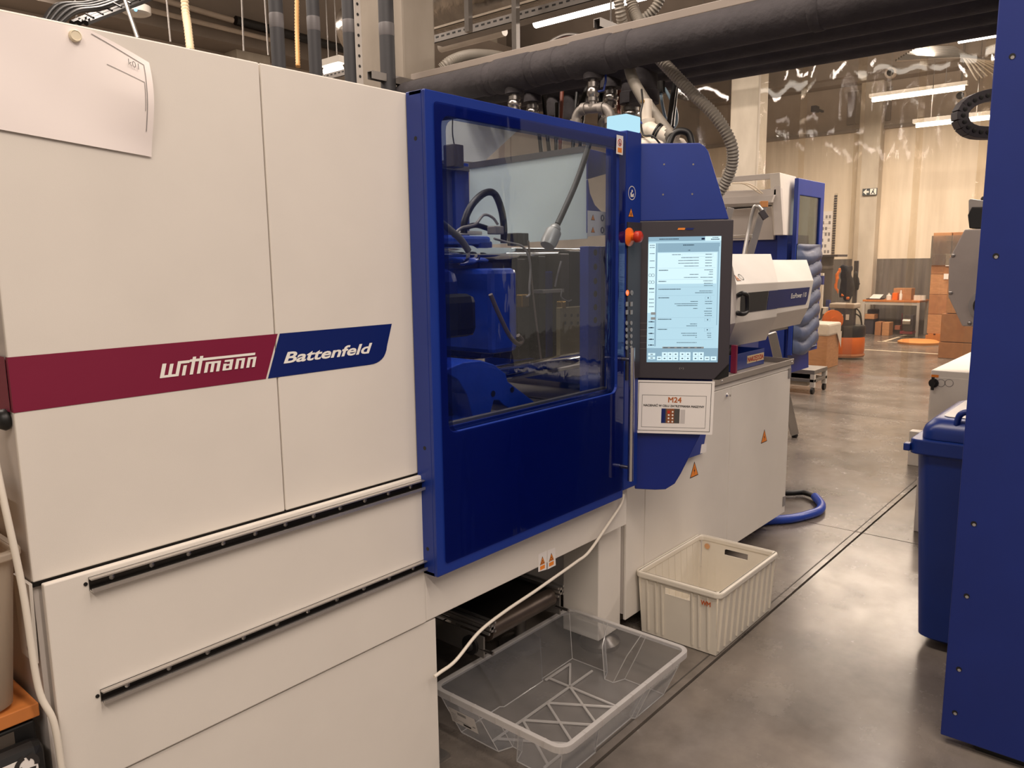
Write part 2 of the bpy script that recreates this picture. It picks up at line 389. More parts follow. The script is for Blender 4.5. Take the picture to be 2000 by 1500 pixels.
cl = thing('ceiling', None, None, (6, 4, 6.2)); struct(cl)
MB().box(-6, -8, 6.2, 20, 16, 6.4).build('ceiling_slab', CEIL, cl)
for x in (-2.5, 4.6, 11.7, 18): MB().box(x, -8, 5.3, x+.4, 12, 6.2).build('ceiling_beam', BEAMM, cl, .01)
g = MB()
for k in range(44): g.box(11.9, -3+k*.3, 5.95, 18.5, -3+k*.3+.14, 6.1)
o = g.build('ribbed_deck', GALV, cl); o['kind'] = 'stuff'

def col_px(x, px0, px1, dx, name, label, mt, z1=6.2):
    y1 = on(0, x, px0, 400).y; y0 = on(0, x, px1, 400).y
    o = MB().box(x, y0, 0, x+dx, y1, z1).build(name, mt, None, .015)
    return o
pc = on(1, 3.4, 780, 60).x, on(1, 3.4, 850, 60).x
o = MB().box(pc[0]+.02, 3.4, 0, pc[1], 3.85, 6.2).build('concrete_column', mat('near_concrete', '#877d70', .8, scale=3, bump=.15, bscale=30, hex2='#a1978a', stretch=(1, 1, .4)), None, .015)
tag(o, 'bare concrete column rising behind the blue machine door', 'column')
o = MB().box(on(1, 4.3, 700, 60).x, 3.95, 0, on(1, 3.95, 782, 60).x, 4.3, 6.2).build('concrete_column', mat('cream_column', '#94887a', .8), None, .015)
tag(o, 'smooth beige column behind the dark vertical pipes', 'column')
o = MB().box(11.2, on(0, 11.2, 1474, 400).y, 0, 11.55, on(0, 11.2, 1421, 400).y, 6.2).build('concrete_column', CONC, None, .015)
tag(o, 'light concrete column between the two clear curtains', 'column')

# PVC strip curtain at x = 11.2
crt = thing('strip_curtain', 'clear plastic curtain of wide overlapping sheets hanging before the far wall', 'curtain', (11.1, 3, 0))
ytop = 4.3
yl = on(0, 11.1, 1478, 400).y
edges = [yl, 4.2, 3.45, 2.72, 2.0, 1.3, .6, -.2]
def wavy(mb, x, y0, y1, z0, z1, ph, amp=.02):
    ny, nz = 14, 24; vs = []; fs = []
    for j in range(nz+1):
        for i in range(ny+1):
            y = y0+(y1-y0)*i/ny; z = z0+(z1-z0)*j/nz
            vs.append((x+amp*math.sin(i*.9+ph)*math.cos(j*.35+ph*2)+amp*.5*math.sin(j*.8+i*.3+ph), y, z))
    for j in range(nz):
        for i in range(ny): a = j*(ny+1)+i; fs.append((a, a+1, a+ny+2, a+ny+1))
    return mb.add(vs, fs, True)
for i in range(len(edges)-1):
    wavy(MB(), 11.1+.05*(i % 2), edges[i], edges[i+1]-.1, .03, ytop, i*1.7).build('curtain_sheet', PVC, crt)
MB().box(11.05, -.4, ytop, 11.25, yl, ytop+.06).build('curtain_rail', GALV, crt)
crt2 = thing('strip_curtain', 'clear plastic sheet left of the light concrete column', 'curtain', (11.1, 6, 0))
wavy(MB(), 11.12, 6.6, on(0, 11.1, 1418, 400).y+.02, .03, ytop, 2).build('curtain_sheet', PVC, crt2)
MB().box(11.05, 5.2, ytop, 11.25, 6.7, ytop+.06).build('curtain_rail', GALV, crt2)

# luminaires, tubes run along Y
def lum(p0, p1, z, lab, r=.045, lit=True, group='tube lamps under the ceiling'):
    a = on(2, z, *p0); b = on(2, z, *p1); x = (a.x+b.x)/2
    t = thing('tube_lamp', lab, 'lamp', (x, (a.y+b.y)/2, z), group)
    MB().cyl((x, a.y, z), (x, b.y, z), r, 12).build('lamp_tube', TUBE if lit else mat('unlit_tube', '#d8d0c4', .3), t)
    MB().box(x-.06, min(a.y, b.y)-.05, z+r+.004, x+.06, max(a.y, b.y)+.05, z+r+.07).build('lamp_housing', WPLAST, t, .004)
    for yy in (a.y*.8+b.y*.2, a.y*.2+b.y*.8): MB().cyl((x, yy, z+r+.07), (x, yy, 6.2), .006, 6).build('hanger', GALV, t)
lum((1047, 46), (1262, -12), 3.9, 'bright tube lamp above the dark overhead pipes, cut by the top edge')
lum((1337, 155), (1502, 129), 4.1, 'lit tube lamp just under the dark pipes, left end of the right-hand row', .035)
lum((1606, 109), (1790, 84), 4.1, 'lit tube lamp just under the dark pipes, middle of the right-hand row', .035)
lum((1871, 77), (1975, 62), 4.1, 'lit tube lamp beside the top of the blue machine side', .04)
lum((1701, 194), (1886, 173), 4.6, 'lit tube lamp behind the clear curtain, longer upper one', .04)
lum((1786, 244), (1940, 231), 3.9, 'lit tube lamp behind the cable chain, lowest one', .035)
lum((634, 140), (668, 134), 3.6, 'short bright lamp end between two dark vertical pipes', .045)
lum((856, 92), (990, 62), 3.7, 'unlit tube lamp next to the concrete column', .045, False)

# ---------------------------------------------------------------- overhead pipes (run along Y)
def hpipe(x, z, y0, y1, r, lab):
    t = thing('insulated_pipe', lab, 'pipe', (x, (y0+y1)/2, z), 'black insulated pipes over the aisle')
    MB().cyl((x, y0, z), (x, y1, z), r, 24).build('pipe_insulation', RUBBER, t)
    return t
PA = hpipe(3.05, 2.505, .5, 3.35, .075, 'black foam-wrapped pipe over the aisle, nearest of the bundle, with tees')
for y in (2.42, 2.73, 1.9, 2.3, 1.1):
    MB().lathe((3.05, y, 2.505), (0, 1, 0), [(-.02, .0755), (-.015, .079), (.015, .079), (.02, .0755)], 24).build('joint_band', RUBBER, PA)
for y in (2.557, 2.097):
    MB().lathe((3.05, y, 2.505), (0, 1, 0), [(-.11, .0755), (-.1, .083), (.1, .083), (.11, .0755)], 24).build('tee_sleeve', RUBBER, PA)
PB = hpipe(3.36, 2.55, -.6, 3.9, .085, 'black foam-wrapped pipe over the aisle, second of the bundle')
PC = hpipe(3.66, 2.58, -.6, 3.9, .085, 'black foam-wrapped pipe over the aisle, third of the bundle')
PD = hpipe(3.98, 2.61, -.6, 3.9, .085, 'black foam-wrapped pipe over the aisle, farthest of the bundle')
def drop(par, x, y, z0, z1, r=.042):
    MB().lathe((x, y, z1), (0, 0, -1), [(0, r*1.05), (z1-z0-.06, r*1.05), (z1-z0-.055, r*1.18), (z1-z0, r*1.18)], 16).build('drop_sleeve', RUBBER, par)
def dpx(par, x, px, y0, y1, r):
    a = on(0, x, px, y1); drop(par, x, a.y, a.z, on(0, x, px, y0).z, r)
dpx(PA, 3.05, 1005, 150, 184, .04); dpx(PA, 3.05, 1158, 118, 155, .038)
dpx(PB, 3.36, 1040, 150, 200, .04); dpx(PC, 3.66, 1084, 160, 228, .045); dpx(PC, 3.66, 1114, 160, 240, .04)
dpx(PB, 3.36, 1193, 110, 172, .045); dpx(PC, 3.66, 1232, 100, 203, .05); dpx(PB, 3.36, 1258, 100, 203, .06); dpx(PD, 3.98, 1150, 150, 215, .05)
o = tag(MB().box(3.10, .5, 2.60, 3.16, 3.35, 2.635).build('cable_tray', mat('beige_tray', '#8b8076', .5), None, .003), 'long flat beige tray lying along the top of the black pipes', 'cable tray')
def strut(px, py, depth, lab, L=.34):
    p = atd(px, py, depth); t = thing('strut_channel', lab, 'bracket', p, 'steel brackets carrying the pipes')
    m = MB()
    d = Vector((1, 0, 0)); x0, y0, z0 = p
    m.box(x0, y0-.02, z0-.02, x0+L, y0-.016, z0+.02); m.box(x0, y0+.016, z0-.02, x0+L, y0+.02, z0+.02); m.box(x0, y0-.016, z0+.016, x0+L, y0+.016, z0+.02)
    m.build('channel', GALV, t)
    MB().cyl((x0+.12, y0, z0-.1), (x0+.12, y0, z0+.9), .005, 6).build('threaded_rod', STEEL, t)
    MB().lathe((x0+.12, y0, z0+.02), (0, 0, 1), [(0, .012), (.012, .012), (.013, .006), (.03, .006)], 6).build('nut', STEEL, t)
strut(1166, 44, 3.75, 'steel channel bracket above the black pipe, right of the lamp')
strut(722, 146, 4.1, 'steel channel bracket by the concrete column')

# fittings below the pipes
def valve(x, y, z0, z1, lab, r=.022, handle=None):
    t = thing('ball_valve', lab, 'valve', (x, y, z0), 'steel valves under the black pipes')
    L = z1-z0
    MB().lathe((x, y, z0), (0, 0, 1), [(0, r*.8), (L*.15, r*.8), (L*.16, r*1.15), (L*.3, r*1.15), (L*.32, r), (L*.42, r*1.3), (L*.6, r*1.3), (L*.68, r), (L*.7, r*1.15), (L*.88, r*1.15), (L*.9, r*.8), (L, r*.8)], 12).build('valve_body', STEEL, t)
    if handle:
        MB().tube([(x, y-r*1.2, z0+L*.5), (x+.02, y-r*2, z0+L*.55), (x+.03, y-r*2.2, z0+L*.9), (x+.03, y-r*2.2, z0+L+.11)], .005, 8).build('lever_handle', handle, t)
def floc(px, py, x): return on(0, x, px, py)
def vpx(x, px, y0, y1, lab, r, handle=None):
    a = on(0, x, px, y1); valve(x, a.y, a.z, on(0, x, px, y0).z, lab, r, handle)
vpx(3.05, 1005, 184, 222, 'steel valve hanging from the pipe, leftmost above the blue door', .026)
vpx(3.36, 1040, 200, 240, 'steel valve second from the left above the blue door', .028)
vpx(3.05, 1158, 155, 206, 'steel valve with blue lever above the steel manifold', .022, BLUE)
vpx(3.36, 1193, 172, 212, 'steel valve behind the steel manifold', .028)
vpx(3.66, 1232, 203, 248, 'steel valve left of the cream vacuum loader', .036)
MX = lambda px, py, x=3.05: on(0, x, px, py)
mf = thing('pipe_manifold', 'grey iron pipe manifold of elbows and tees above the door', 'pipe', MX(1158, 260))
MB().tube(catmull([MX(1124, 262), MX(1125, 240), MX(1127, 226), MX(1137, 214), MX(1158, 212), MX(1180, 211), MX(1191, 222), MX(1193, 240), MX(1194, 265)]), .022, 14).build('bent_pipe', CASTF, mf)
for (px, py, d) in ((1125, 238, 0), (1193, 236, 0), (1141, 213, 1), (1176, 212, 1)):
    MB().lathe(MX(px, py), (0, d, 1-d), [(-.012, .023), (-.011, .028), (.011, .028), (.012, .023)], 14).build('collar', CASTF, mf)
MB().cyl(MX(1158, 213), MX(1158, 204), .023, 14).build('riser', CASTF, mf)
mf2 = thing('pipe_manifold', 'smaller grey iron elbow pair right of the main manifold', 'pipe', MX(1200, 270, 3.3))
MB().tube(catmull([MX(1176, 262, 3.3), MX(1176, 244, 3.3), MX(1182, 234, 3.3), MX(1198, 231, 3.3), MX(1212, 232, 3.3), MX(1221, 240, 3.3), MX(1223, 256, 3.3)]), .022, 12).build('bent_pipe', CASTF, mf2)
# dark supply hoses dropping into the machine
hs = [(1046, 215, 1062, 330, 'leftmost thin supply hose behind the door top'), (1060, 205, 1078, 330, 'thin supply hose between the two left valves and the dark drops'), (1098, 200, 1094, 300, 'copper-red supply hose left of the second dark drop'), (1128, 200, 1118, 300, 'thin black supply hose left of the iron manifold'), (1142, 215, 1132, 300, 'thin black supply hose under the iron manifold'), (1176, 205, 1170, 262, 'short black supply hose seen through the iron manifold'), (1209, 205, 1212, 262, 'copper-red supply hose left of the glowing beacon'), (1087, 232, 1087, 320, 'thin black supply hose under the first wide dark drop')]
for i, (x0, y0, x1, y1, lab) in enumerate(hs):
    a = atd(x0, y0-30, 4.25); b = atd(x1, y1+10, 4.1)
    tag(MB().tube(catmull([a, a.lerp(b, .5)+Vector((.01, .01, 0)), b]), .011, 8).build('supply_hose', BLACK if i not in (2, 6) else mat('copper_red_hose', '#7a4030', .5)), lab, 'hose')
tag(MB().tube(catmull([atd(1150, 165, 3.75), atd(1138, 195, 3.72), atd(1128, 225, 3.7), atd(1120, 260, 3.7)]), .013, 8).build('supply_hose', BLACK), 'black hose slanting down left of the iron manifold', 'hose')

# corrugated grey hoses
def chose(pts, r, lab, mt=HOSE, pitch=.012, dep=.14):
    P = [atd(*p) for p in pts]
    return tag(MB().corr(P, r, pitch, dep).build('corrugated_hose', mt), lab, 'hose')
def hose_x(pts, r, lab):
    P = [on(0, x, px, py) for px, py, x in pts]
    return tag(MB().corr(P, r, .014, .2).build('corrugated_hose', HOSE), lab, 'hose')
hose_x([(1204, -30, 3.12), (1212, 25, 3.15), (1219, 60, 3.205), (1224, 90, 3.205), (1226, 118, 3.18), (1236, 155, 3.1), (1258, 195, 3.0), (1284, 232, 2.9), (1312, 268, 2.82)], .025, 'grey corrugated hose falling behind the pipes onto the cream loader')
hose_x([(1226, -30, 3.22), (1238, 20, 3.24), (1256, 62, 3.205), (1274, 98, 3.205), (1312, 140, 3.2), (1352, 182, 3.2), (1397, 227, 3.22), (1426, 275, 3.25), (1431, 315, 3.28), (1419, 352, 3.3), (1398, 385, 3.3)], .027, 'grey corrugated hose curving down beside the blue control tower')
hose_x([(1300, -25, 3.35), (1280, 15, 3.34), (1255, 40, 3.33)], .025, 'short grey corrugated hose crossing the others at the top edge')
chose([(862, 135, 4.5), (880, 120, 4.5), (915, 108, 4.6), (955, 108, 4.8), (985, 112, 5.1)], .033, 'pale corrugated hose lying on the pipes beside the concrete column')
chose([(360, -20, 4.4), (362, 20, 4.4), (367, 55, 4.35), (372, 100, 4.3)], .023, 'cream corrugated hose dropping behind the white panels', mat('cream_hose', '#dcc6a2', .5), .022, .22)
chose([(580, -15, 4.4), (580, 60, 4.4), (582, 130, 4.35)], .014, 'thin orange corrugated hose between two dark vertical pipes', HOSEY, .018, .25)
tag(MB().tube([atd(238, -20, 4.5), atd(252, 25, 4.5), atd(269, 75, 4.5)], .012, 8).build('steel_tube', ALU), 'thin bare tube slanting behind the white panels', 'tube')
for i, (px, w) in enumerate(((541, 27), (613, 25), (683, 27), (755, 30))):
    p = on(1, 3.35, px, 60); d = (p-CAM).dot(FW); r = w*d/FPX/2
    t = thing('vertical_pipe', ['dark vertical pipe with grey tape, leftmost of four', 'dark vertical pipe, second of four from the left', 'dark vertical pipe beside the perforated rail, third of four', 'dark vertical pipe in front of the concrete column'][i], 'pipe', (p.x, p.y, 1.9), 'dark vertical pipes behind the white panels')
    MB().cyl((p.x, p.y, 1.9), (p.x, p.y, 6.15), r, 18).build('pipe_insulation', mat('dark_pipe', '#302f31', .6, var=.1), t)
    q = on(1, 3.35, px, 34+i*6).z
    MB().lathe((p.x, p.y, q-.05), (0, 0, 1), [(0, r), (.005, r*1.03), (.06, r*1.03), (.065, r)], 18).build('tape_band', mat('grey_tape', '#5c5858', .5), t)
rl = thing('perforated_rail', 'upright perforated steel rail beside the third dark pipe', 'rail', on(1, 3.3, 704, 168))
p = rl.location
m = MB(); m.box(p.x-.02, p.y, 1.7, p.x+.02, p.y+.004, 6)
m.build('rail_web', mat('light_galv', '#b9b1a8', .5, .3), rl)
m = MB()
for k in range(60): disc(m, FY(p.y), p.x, 1.9+k*.05, .008, .001, 8)
o = m.build('slot', BLACK, rl); o['kind'] = 'stuff'

# foil duct, trays, wires near the ceiling
dk = tag(MB().cyl((4.9, -1, 3.72), (4.9, 6, 3.72), .24, 28).build('foil_duct', FOIL), 'shiny foil-wrapped round duct at the top edge', 'duct')
def yrail(p0, p1, z, w, h, name, lab, cat, mt, perf=False):
    a = on(2, z, *p0); b = on(2, z, *p1); x = (a.x+b.x)/2; y0, y1 = min(a.y, b.y), max(a.y, b.y)
    t = thing(name, lab, cat, (x, (y0+y1)/2, z))
    m = MB(); m.box(x-w/2, y0, z, x-w/2+.004, y1, z+h); m.box(x-w/2, y0, z, x+w/2, y1, z+.004); m.build('channel', mt, t)
    if perf:
        m = MB(); n = int((y1-y0)/.06)
        for k in range(n): m.box(x-w/2-.002, y0+k*.06, z+h*.55, x-w/2+.005, y0+k*.06+.03, z+h*.75)
        o = m.build('slot', BLACK, t); o['kind'] = 'stuff'
    return t
yrail((852, 88), (1260, -18), 3.3, .12, .06, 'cable_tray', 'perforated cable tray slanting across behind the bright tube lamp', 'cable tray', GALV, True)
yrail((852, 60), (1100, -12), 3.4, .04, .02, 'ceiling_rail', 'thin pale rail above the perforated cable tray', 'rail', mat('pale_rail', '#c9bba8', .5))
yrail((700, 150), (560, 176), 3.4, .12, .06, 'cable_tray', 'perforated cable tray low behind the dark vertical pipes', 'cable tray', GALV, True)
for (a, b, lab) in (((1007, 15), (1009, 106), 'upright steel post under the perforated tray'), ((915, 40), (915, 62), 'short steel post holding the perforated tray')):
    p = atd(*a, 5.3); q = atd(*b, 5.3)
    tag(MB().box(p.x-.02, p.y-.02, q.z, p.x+.02, p.y+.02, p.z+.3).build('steel_post', GALV), lab, 'post')
# dark red and blue hoses looped behind the pipe
for k, (r, mt, lab) in enumerate(((0, GALV, 'dark hose loop arching above the black pipe'), (7, RED, 'thin red hose loop under the dark hose arch'))):
    tag(MB().tube(catmull([atd(1062+r, 92, 4.6), atd(1085+r*.6, 76+r, 4.6), atd(1110, 68+r, 4.6), atd(1140-r*.6, 72+r, 4.6), atd(1150-r*.8, 84, 4.6)]), .012 if not k else .006, 8).build('looped_hose', mt), lab, 'hose')
# bundle of black cables and tray at top left
bt = thing('cable_tray', 'dark cable ladder with black cables above the white panels', 'cable tray', atd(180, 20, 5.5))
for k in range(4):
    MB().tube(catmull([atd(75+k*9, 60, 5), atd(110+k*12, 12+k*4, 5.3), atd(170+k*10, 6+k*3, 5.6), atd(260, -15+k*2, 6)]), .018, 8).build('cable', BLACK, bt)
m = MB()
for k in range(3): m.tube([atd(140+k*14, 45, 5.6), atd(280+k*6, -12+k*5, 6.5)], .02, 6)
m.build('ladder_rail', DKMETAL, bt)
m = MB()
for k in range(7): m.tube([atd(150+k*18, 34-k*7, 5.7), atd(165+k*18, 42-k*7, 5.6)], .008, 5)
m.build('rung', DKMETAL, bt)
for q_ in (atd(215, 10, 6.0), atd(150, 38, 5.7)): MB().cyl(q_, (q_.x, q_.y, 6.2), .008, 6).build('hanger', GALV, bt)
sd = thing('smoke_detector', 'round ceiling sensor with small blue light behind the slanting tube', 'sensor', atd(266, 12, 7))
MB().lathe(atd(266, 12, 7), (0, 0, -1), [(0, .12), (.06, .12), (.075, .09)], 20).build('sensor_body', WPLAST, sd)
MB().sphere(atd(265, 19, 6.85), .014).build('indicator_light', emis('blue_indicator', '#7fc4ff', 2.5), sd)
for i, (a, b) in enumerate((((325, -5), (333, 82)), ((472, -5), (476, 100)), ((517, -5), (524, 108)))):
    tag(MB().cyl(atd(*a, 5), atd(*b, 5), .0055, 6).build('hanger_rod', GALV), ['thin hanger rod left of the cream hose', 'thin hanger rod in the middle of the upper left gap', 'thin hanger rod beside the leftmost dark pipe'][i], 'rod')
wp = thing('wall_conduit', 'pale conduit running along the upper left wall', 'conduit', (2, 9.45, 4.2))
MB().cyl(on(1, 9.4, 200, -3), on(1, 9.4, 530, 78), .03, 8).build('conduit_pipe', mat('pale_conduit', '#c4b6a6', .5), wp)
MB().cyl(on(1, 9.4, 300, -5), on(1, 9.4, 455, 40), .035, 8).build('conduit_pipe', mat('pale_conduit', '#c4b6a6', .5), wp)
MB().cyl(on(1, 9.4, 460, 40), on(1, 9.4, 670, 95), .06, 8).build('black_duct', BLACK, wp)
# roof ribs far right: conduit bundle
cb = thing('conduit_bundle', 'bundle of parallel steel conduits bending up near the ceiling', 'conduit', (12.5, 2.5, 4.9))
for k in range(9):
    q = [(1790-k*5, 92+k*3.2, 11.6), (1845+k*2, 92+k*2.4, 11.8), (1872+k*4, 98+k*2, 12), (1908+k*10, 155-k*4, 13)]
    MB().tube(catmull([atd(*p) for p in q], 5), .018, 6).build('conduit_pipe', ALU, cb)
tag(MB().box(11.9, 1.95, 4.72, 12.0, 2.6, 5.0).build('junction_box', WALLU, None, .005), 'beige junction box between the right-hand tube lamps', 'box')
# ================================================================ MAIN MACHINE
YP = 1.63; FP = FY(YP)
mc = thing('injection_moulding_machine', 'large cream and blue injection moulding machine with touch screen filling the left', 'machine', (2.4, 2.2, 0))
# body shells
MB().box(.487, 1.642, .03, 1.475, 2.75, 2.035).build('machine_body', CREAM2, mc)
up1 = MB().box(.485, YP, 1.0, 1.0455, YP+.012, 2.052).build('upper_panel', CREAM, mc, .003)
up2 = MB().box(1.0485, YP, 1.0, 1.52, YP+.012, 2.052).build('upper_panel', CREAM, mc, .003)
lp = MB().box(.497, 1.612, .547, 1.49, 1.628, .9965).build('lower_panel', CREAM, mc, .003)
MB().box(.485, 1.632, .99, 1.478, 1.64, 1.0).build('panel_gap', DKMETAL, mc)
bp = MB().box(.497, 1.62, .03, 1.535, 1.632, .541).build('base_panel', CREAM, mc, .003)
MB().box(.485, 1.64, .03, 1.535, 2.7, .54).build('base_side', CREAM2, mc)
m = MB(); m.prism(FX(.484), [(-1.72, .998), (-1.632, .998), (-1.645, .83), (-1.72, .83)], 0, .006)
fl_ = m.build('corner_flap', CREAM, mc); screw(fl_, FX(.478), -1.66, .86, .009)
beam = MB().box(1.4905, 1.614, .547, 2.6, 1.64, .75).build('front_beam', CREAM, mc, .003)
MB().box(1.52, 1.645, .55, 2.6, 1.75, .745).build('beam_back', CREAM2, mc)
MB().box(1.535, 2.35, .03, 3.0, 2.4, .55).build('inner_wall', DKMETAL, mc)
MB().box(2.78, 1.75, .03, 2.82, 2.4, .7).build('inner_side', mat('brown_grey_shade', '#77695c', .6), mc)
# leg
leg = MB().box(2.5, 1.68, .06, 2.665, 1.86, .74).build('machine_leg', CREAM, mc, .004)
MB().lathe((2.585, 1.73, 0), (0, 0, 1), [(0, .085), (.02, .085), (.035, .06), (.06, .03)], 20).build('levelling_foot', STEEL, leg)
leg2 = MB().lathe((2.36, 1.98, 0), (0, 0, 1), [(0, .09), (.02, .09), (.035, .05), (.05, .025), (.55, .025)], 20).build('levelling_foot', CASTF, mc)
# side stripe and front stripe
zt, zb = 1.4375, 1.3335
st = MB()
st.add([FP.p(.484, zb, .001), FP.p(FP.px(519, 741)[0], zb, .001), FP.p(FP.px(542, 653)[0], zt, .001), FP.p(.484, zt, .001)], [(0, 1, 2, 3)])
st.add([(.483, YP+.012, zb), (.483, 2.75, zb), (.483, 2.75, zt), (.483, YP+.012, zt)], [(0, 3, 2, 1)])
st.add([(.4845, YP-.001, zb), (.4845, YP+.012, zb), (.4845, YP+.012, zt), (.4845, YP-.001, zt)], [(0, 3, 2, 1)])
stripe = st.build('maroon_stripe', MAROON, up1)
a0 = FP.px(523, 741)[0]; a1 = FP.px(546, 653)[0]; b1 = FP.px(765, 635)[0]; b0 = FP.px(722, 714)[0]
pts = [(a0, zb)]
for k in range(9):
    t = k/8; P0 = Vector((b0, zb)); P1 = Vector((b0+.055, zb)); P2 = Vector((b0+.062, zb+.045))
    q = P0*(1-t)**2+P1*2*t*(1-t)+P2*t*t; pts.append((q.x, q.y))
pts += [(b1, zt), (a1, zt)]
navy = MB(); navy.add([FP.p(a, b, .001) for a, b in pts], [tuple(range(len(pts)))])
navy = navy.build('navy_stripe', NAVY, up2)
# block lettering: rectangles in glyph units, slanted
def block(text_rects, F, x0, z0, w, h, W, Hh, shear):
    mb = MB()
    for i, (p0, q0, p1, q1) in enumerate(text_rects):
        T = lambda p, q: F.p(x0+p/W*w+q/Hh*h*shear, z0+q/Hh*h, .0018+.00006*i)
        mb.add([T(p0, q0), T(p1, q0), T(p1, q1), T(p0, q1)], [(0, 1, 2, 3)])
    return mb
s_ = .3
R_ = [(0, 0, .32, 1.18), (0, 0, 1.38, .2), (.62, 0, .9, 1.1), (1.22, 0, 1.5, 1.25), (1.22, 1.02, 2.2, 1.25),
      (1.75, 0, 2.03, .85),
      (2.4, 0, 2.68, 1.5), (3.0, 0, 3.28, 1.5), (2.2, 1.08, 8.0, 1.3),
      (3.6, 0, 3.88, .92), (4.12, 0, 4.4, .92), (4.64, 0, 4.92, .92), (3.6, .74, 4.92, .92),
      (5.2, 0, 5.48, .6), (5.75, 0, 6.03, .92), (5.2, 0, 5.8, .16), (5.25, .74, 6.03, .92), (5.2, .4, 5.9, .54),
      (6.3, 0, 6.58, .92), (6.82, 0, 7.1, .92), (6.3, .74, 7.1, .92),
      (7.36, 0, 7.64, .92), (7.88, 0, 8.16, .92), (7.36, .74, 8.16, .92)]
x0_, z0_ = .7615, 1.3655
block(R_, FP, x0_, z0_, .224, .030, 8.16, 1.18, .28).build('lettering', WHITEP, up1)
tmesh(MB(), FP, 'Battenfeld', 1.064, 1.3655, .0265, .275, .28, .025, .0018).build('lettering', WHITEP, up2)
# rails with screws
for (z0, z1, xa, xb, n, xs_) in ((.958, .985, .577, 1.4845, 11, .62), (.716, .742, .578, 1.4845, 10, .63)):
    yb = 1.612
    r = MB(); r.box(xa, yb-.003, z0, xb, yb, z1+.001)
    ro = r.build('slide_rail', mat('dark_polished_steel', '#3a3735', .3, .9), mc, label='dark steel slide rail with bright edges'); r = MB()
    r.box(xa, yb-.016, z1-.002, xb, yb-.003, z1+.001); r.box(xa, yb-.016, z0, xb, yb-.003, z0+.003); r.box(xa, yb-.018, z0, xb, yb-.015, z0+.008)
    r.build('rail_flange', mat('bright_flange', '#c9c4bf', .25, .8), ro)
    for k in range(n):
        x = xs_+k*(1.44-xs_)/(n-1)
        screw(ro, FY(yb-.003), x, (z0+z1)/2+.003, .006)
    MB().cyl((xa-.006, yb+.001, z0+.016), (xa-.006, yb-.002, z0+.016), .004, 8).build('rivet_hole', BLACK, mc)
# knob and handle on the left side face
kb = MB(); kb.lathe((.485, 1.668, 1.317), (-1, 0, 0), [(0, .019), (.006, .021), (.016, .016), (.022, .006), (.03, .006), (.031, .009), (.036, .009)], 16)
kb.build('black_knob', BLACK, mc)
h_ = MB(); h_.tube(catmull([(.485, 1.69, 1.66), (.45, 1.69, 1.65), (.45, 1.69, 1.6), (.45, 1.69, 1.5), (.45, 1.69, 1.475), (.485, 1.69, 1.465)]), .008, 8)
h_.build('side_handle', BLACK, mc)

# ---- sliding guard door
YD = 1.555; FD = FY(YD)
DX0, DX1, DZ0, DZ1 = 1.485, 2.474, .701, 2.053
ix0, ix1, iz0, iz1 = 1.546, 2.428, 1.118, 1.994
outer = rrect(DX0, DZ0, DX1, DZ1, .004, 4); inner = rrect(ix0, iz0, ix1, iz1, .03, 4)
# four frame members joined as ring
door = MB().ring(Fr((0, YD, 0), (1, 0, 0), (0, 0, 1)), outer, inner, -.012, 0).build('sliding_door', BLUE, mc, .003)
sdm = MB(); sdm.box(DX0, YD+.012, DZ0, DX0+.012, YD+.072, DZ1); sdm.box(DX1-.012, YD+.012, DZ0, DX1, YD+.05, DZ1); sdm.box(DX0, YD+.012, DZ1-.012, DX1, YD+.06, DZ1); sdm.box(DX0, YD+.012, DZ0, DX1, YD+.06, DZ0+.012)
sdm.build('door_edge', BLUE, door, .002)
for zz in (1.93, 1.08, .78): MB().cyl((DX0-.0005, YD+.038, zz), (DX0+.003, YD+.038, zz), .006, 10).build('screw_hole', BLACK, door)
MB().ring(Fr((0, YD-.004, 0), (1, 0, 0), (0, 0, 1)), rrect(DX0+.03, .735, DX1-.01, DZ1-.028, .01, 4), rrect(ix0+.01, iz0, ix1-.005, iz1-.01, .03, 4), 0, .0015).build('window_film_edge', sheet('blue_pane_over_frame', '#c5cee6', .02, .04, bump=.002, bscale=10, stretch=(1, 1, .4), edge=.3), door)
MB().box(ix0-.01, YD+.013, iz0-.01, ix1+.01, YD+.018, iz1+.01).build('window_pane', GLASS, door)
# handle
hd = MB().tube([(2.456, YD-.045, .78), (2.456, YD-.045, 1.285)], .011, 14)
hd = hd.build('door_handle', CHROME, door, label='long upright chrome door handle')
MB().cyl((2.456, YD, .83), (2.456, YD-.045, .83), .007).build('handle_mount', STEEL, hd) if False else None
hm = MB(); hm.cyl((2.456, YD, .83), (2.456, YD-.045, .83), .007, 10); hm.cyl((2.456, YD, 1.24), (2.456, YD-.045, 1.24), .007, 10); hm.build('handle_mount', STEEL, hd)
# door stickers
def sticker(parent, F, pts_px, mt, name='label_plate', c=.0008):
    q = [F.px(*p) for p in pts_px]; m = MB(); m.add([F.p(a, b, c) for a, b in q], [tuple(range(len(q)))])
    return m.build(name, mt, parent), q
FD = FY(YD-.0065)
lb, q = sticker(door, FD, [(1203, 300), (1216, 303), (1217, 266), (1204, 263)], PAPER)
cx = sum(a for a, b in q)/4; cz = sum(b for a, b in q)/4
m = MB(); disc(m, FD, cx, cz+.008, .0125, .0014, 20, .0095); m.add([FD.p(cx-.008, cz+.016, .0015), FD.p(cx-.006, cz+.0175, .0015), FD.p(cx+.009, cz+.001, .0015), FD.p(cx+.007, cz-.0005, .0015)], [(0, 1, 2, 3)]); m.build('prohibition_ring', RED, lb)
m = MB(); disc(m, FD, cx, cz+.010, .003, .0012); rect(m, FD, cx-.003, cz+.001, cx+.003, cz+.008, .0012); m.build('figure_symbol', INK, lb)
m = MB(); rect(m, FD, cx-.013, cz-.026, cx+.013, cz-.01, .0014); m.build('orange_band', ORANGE, lb)
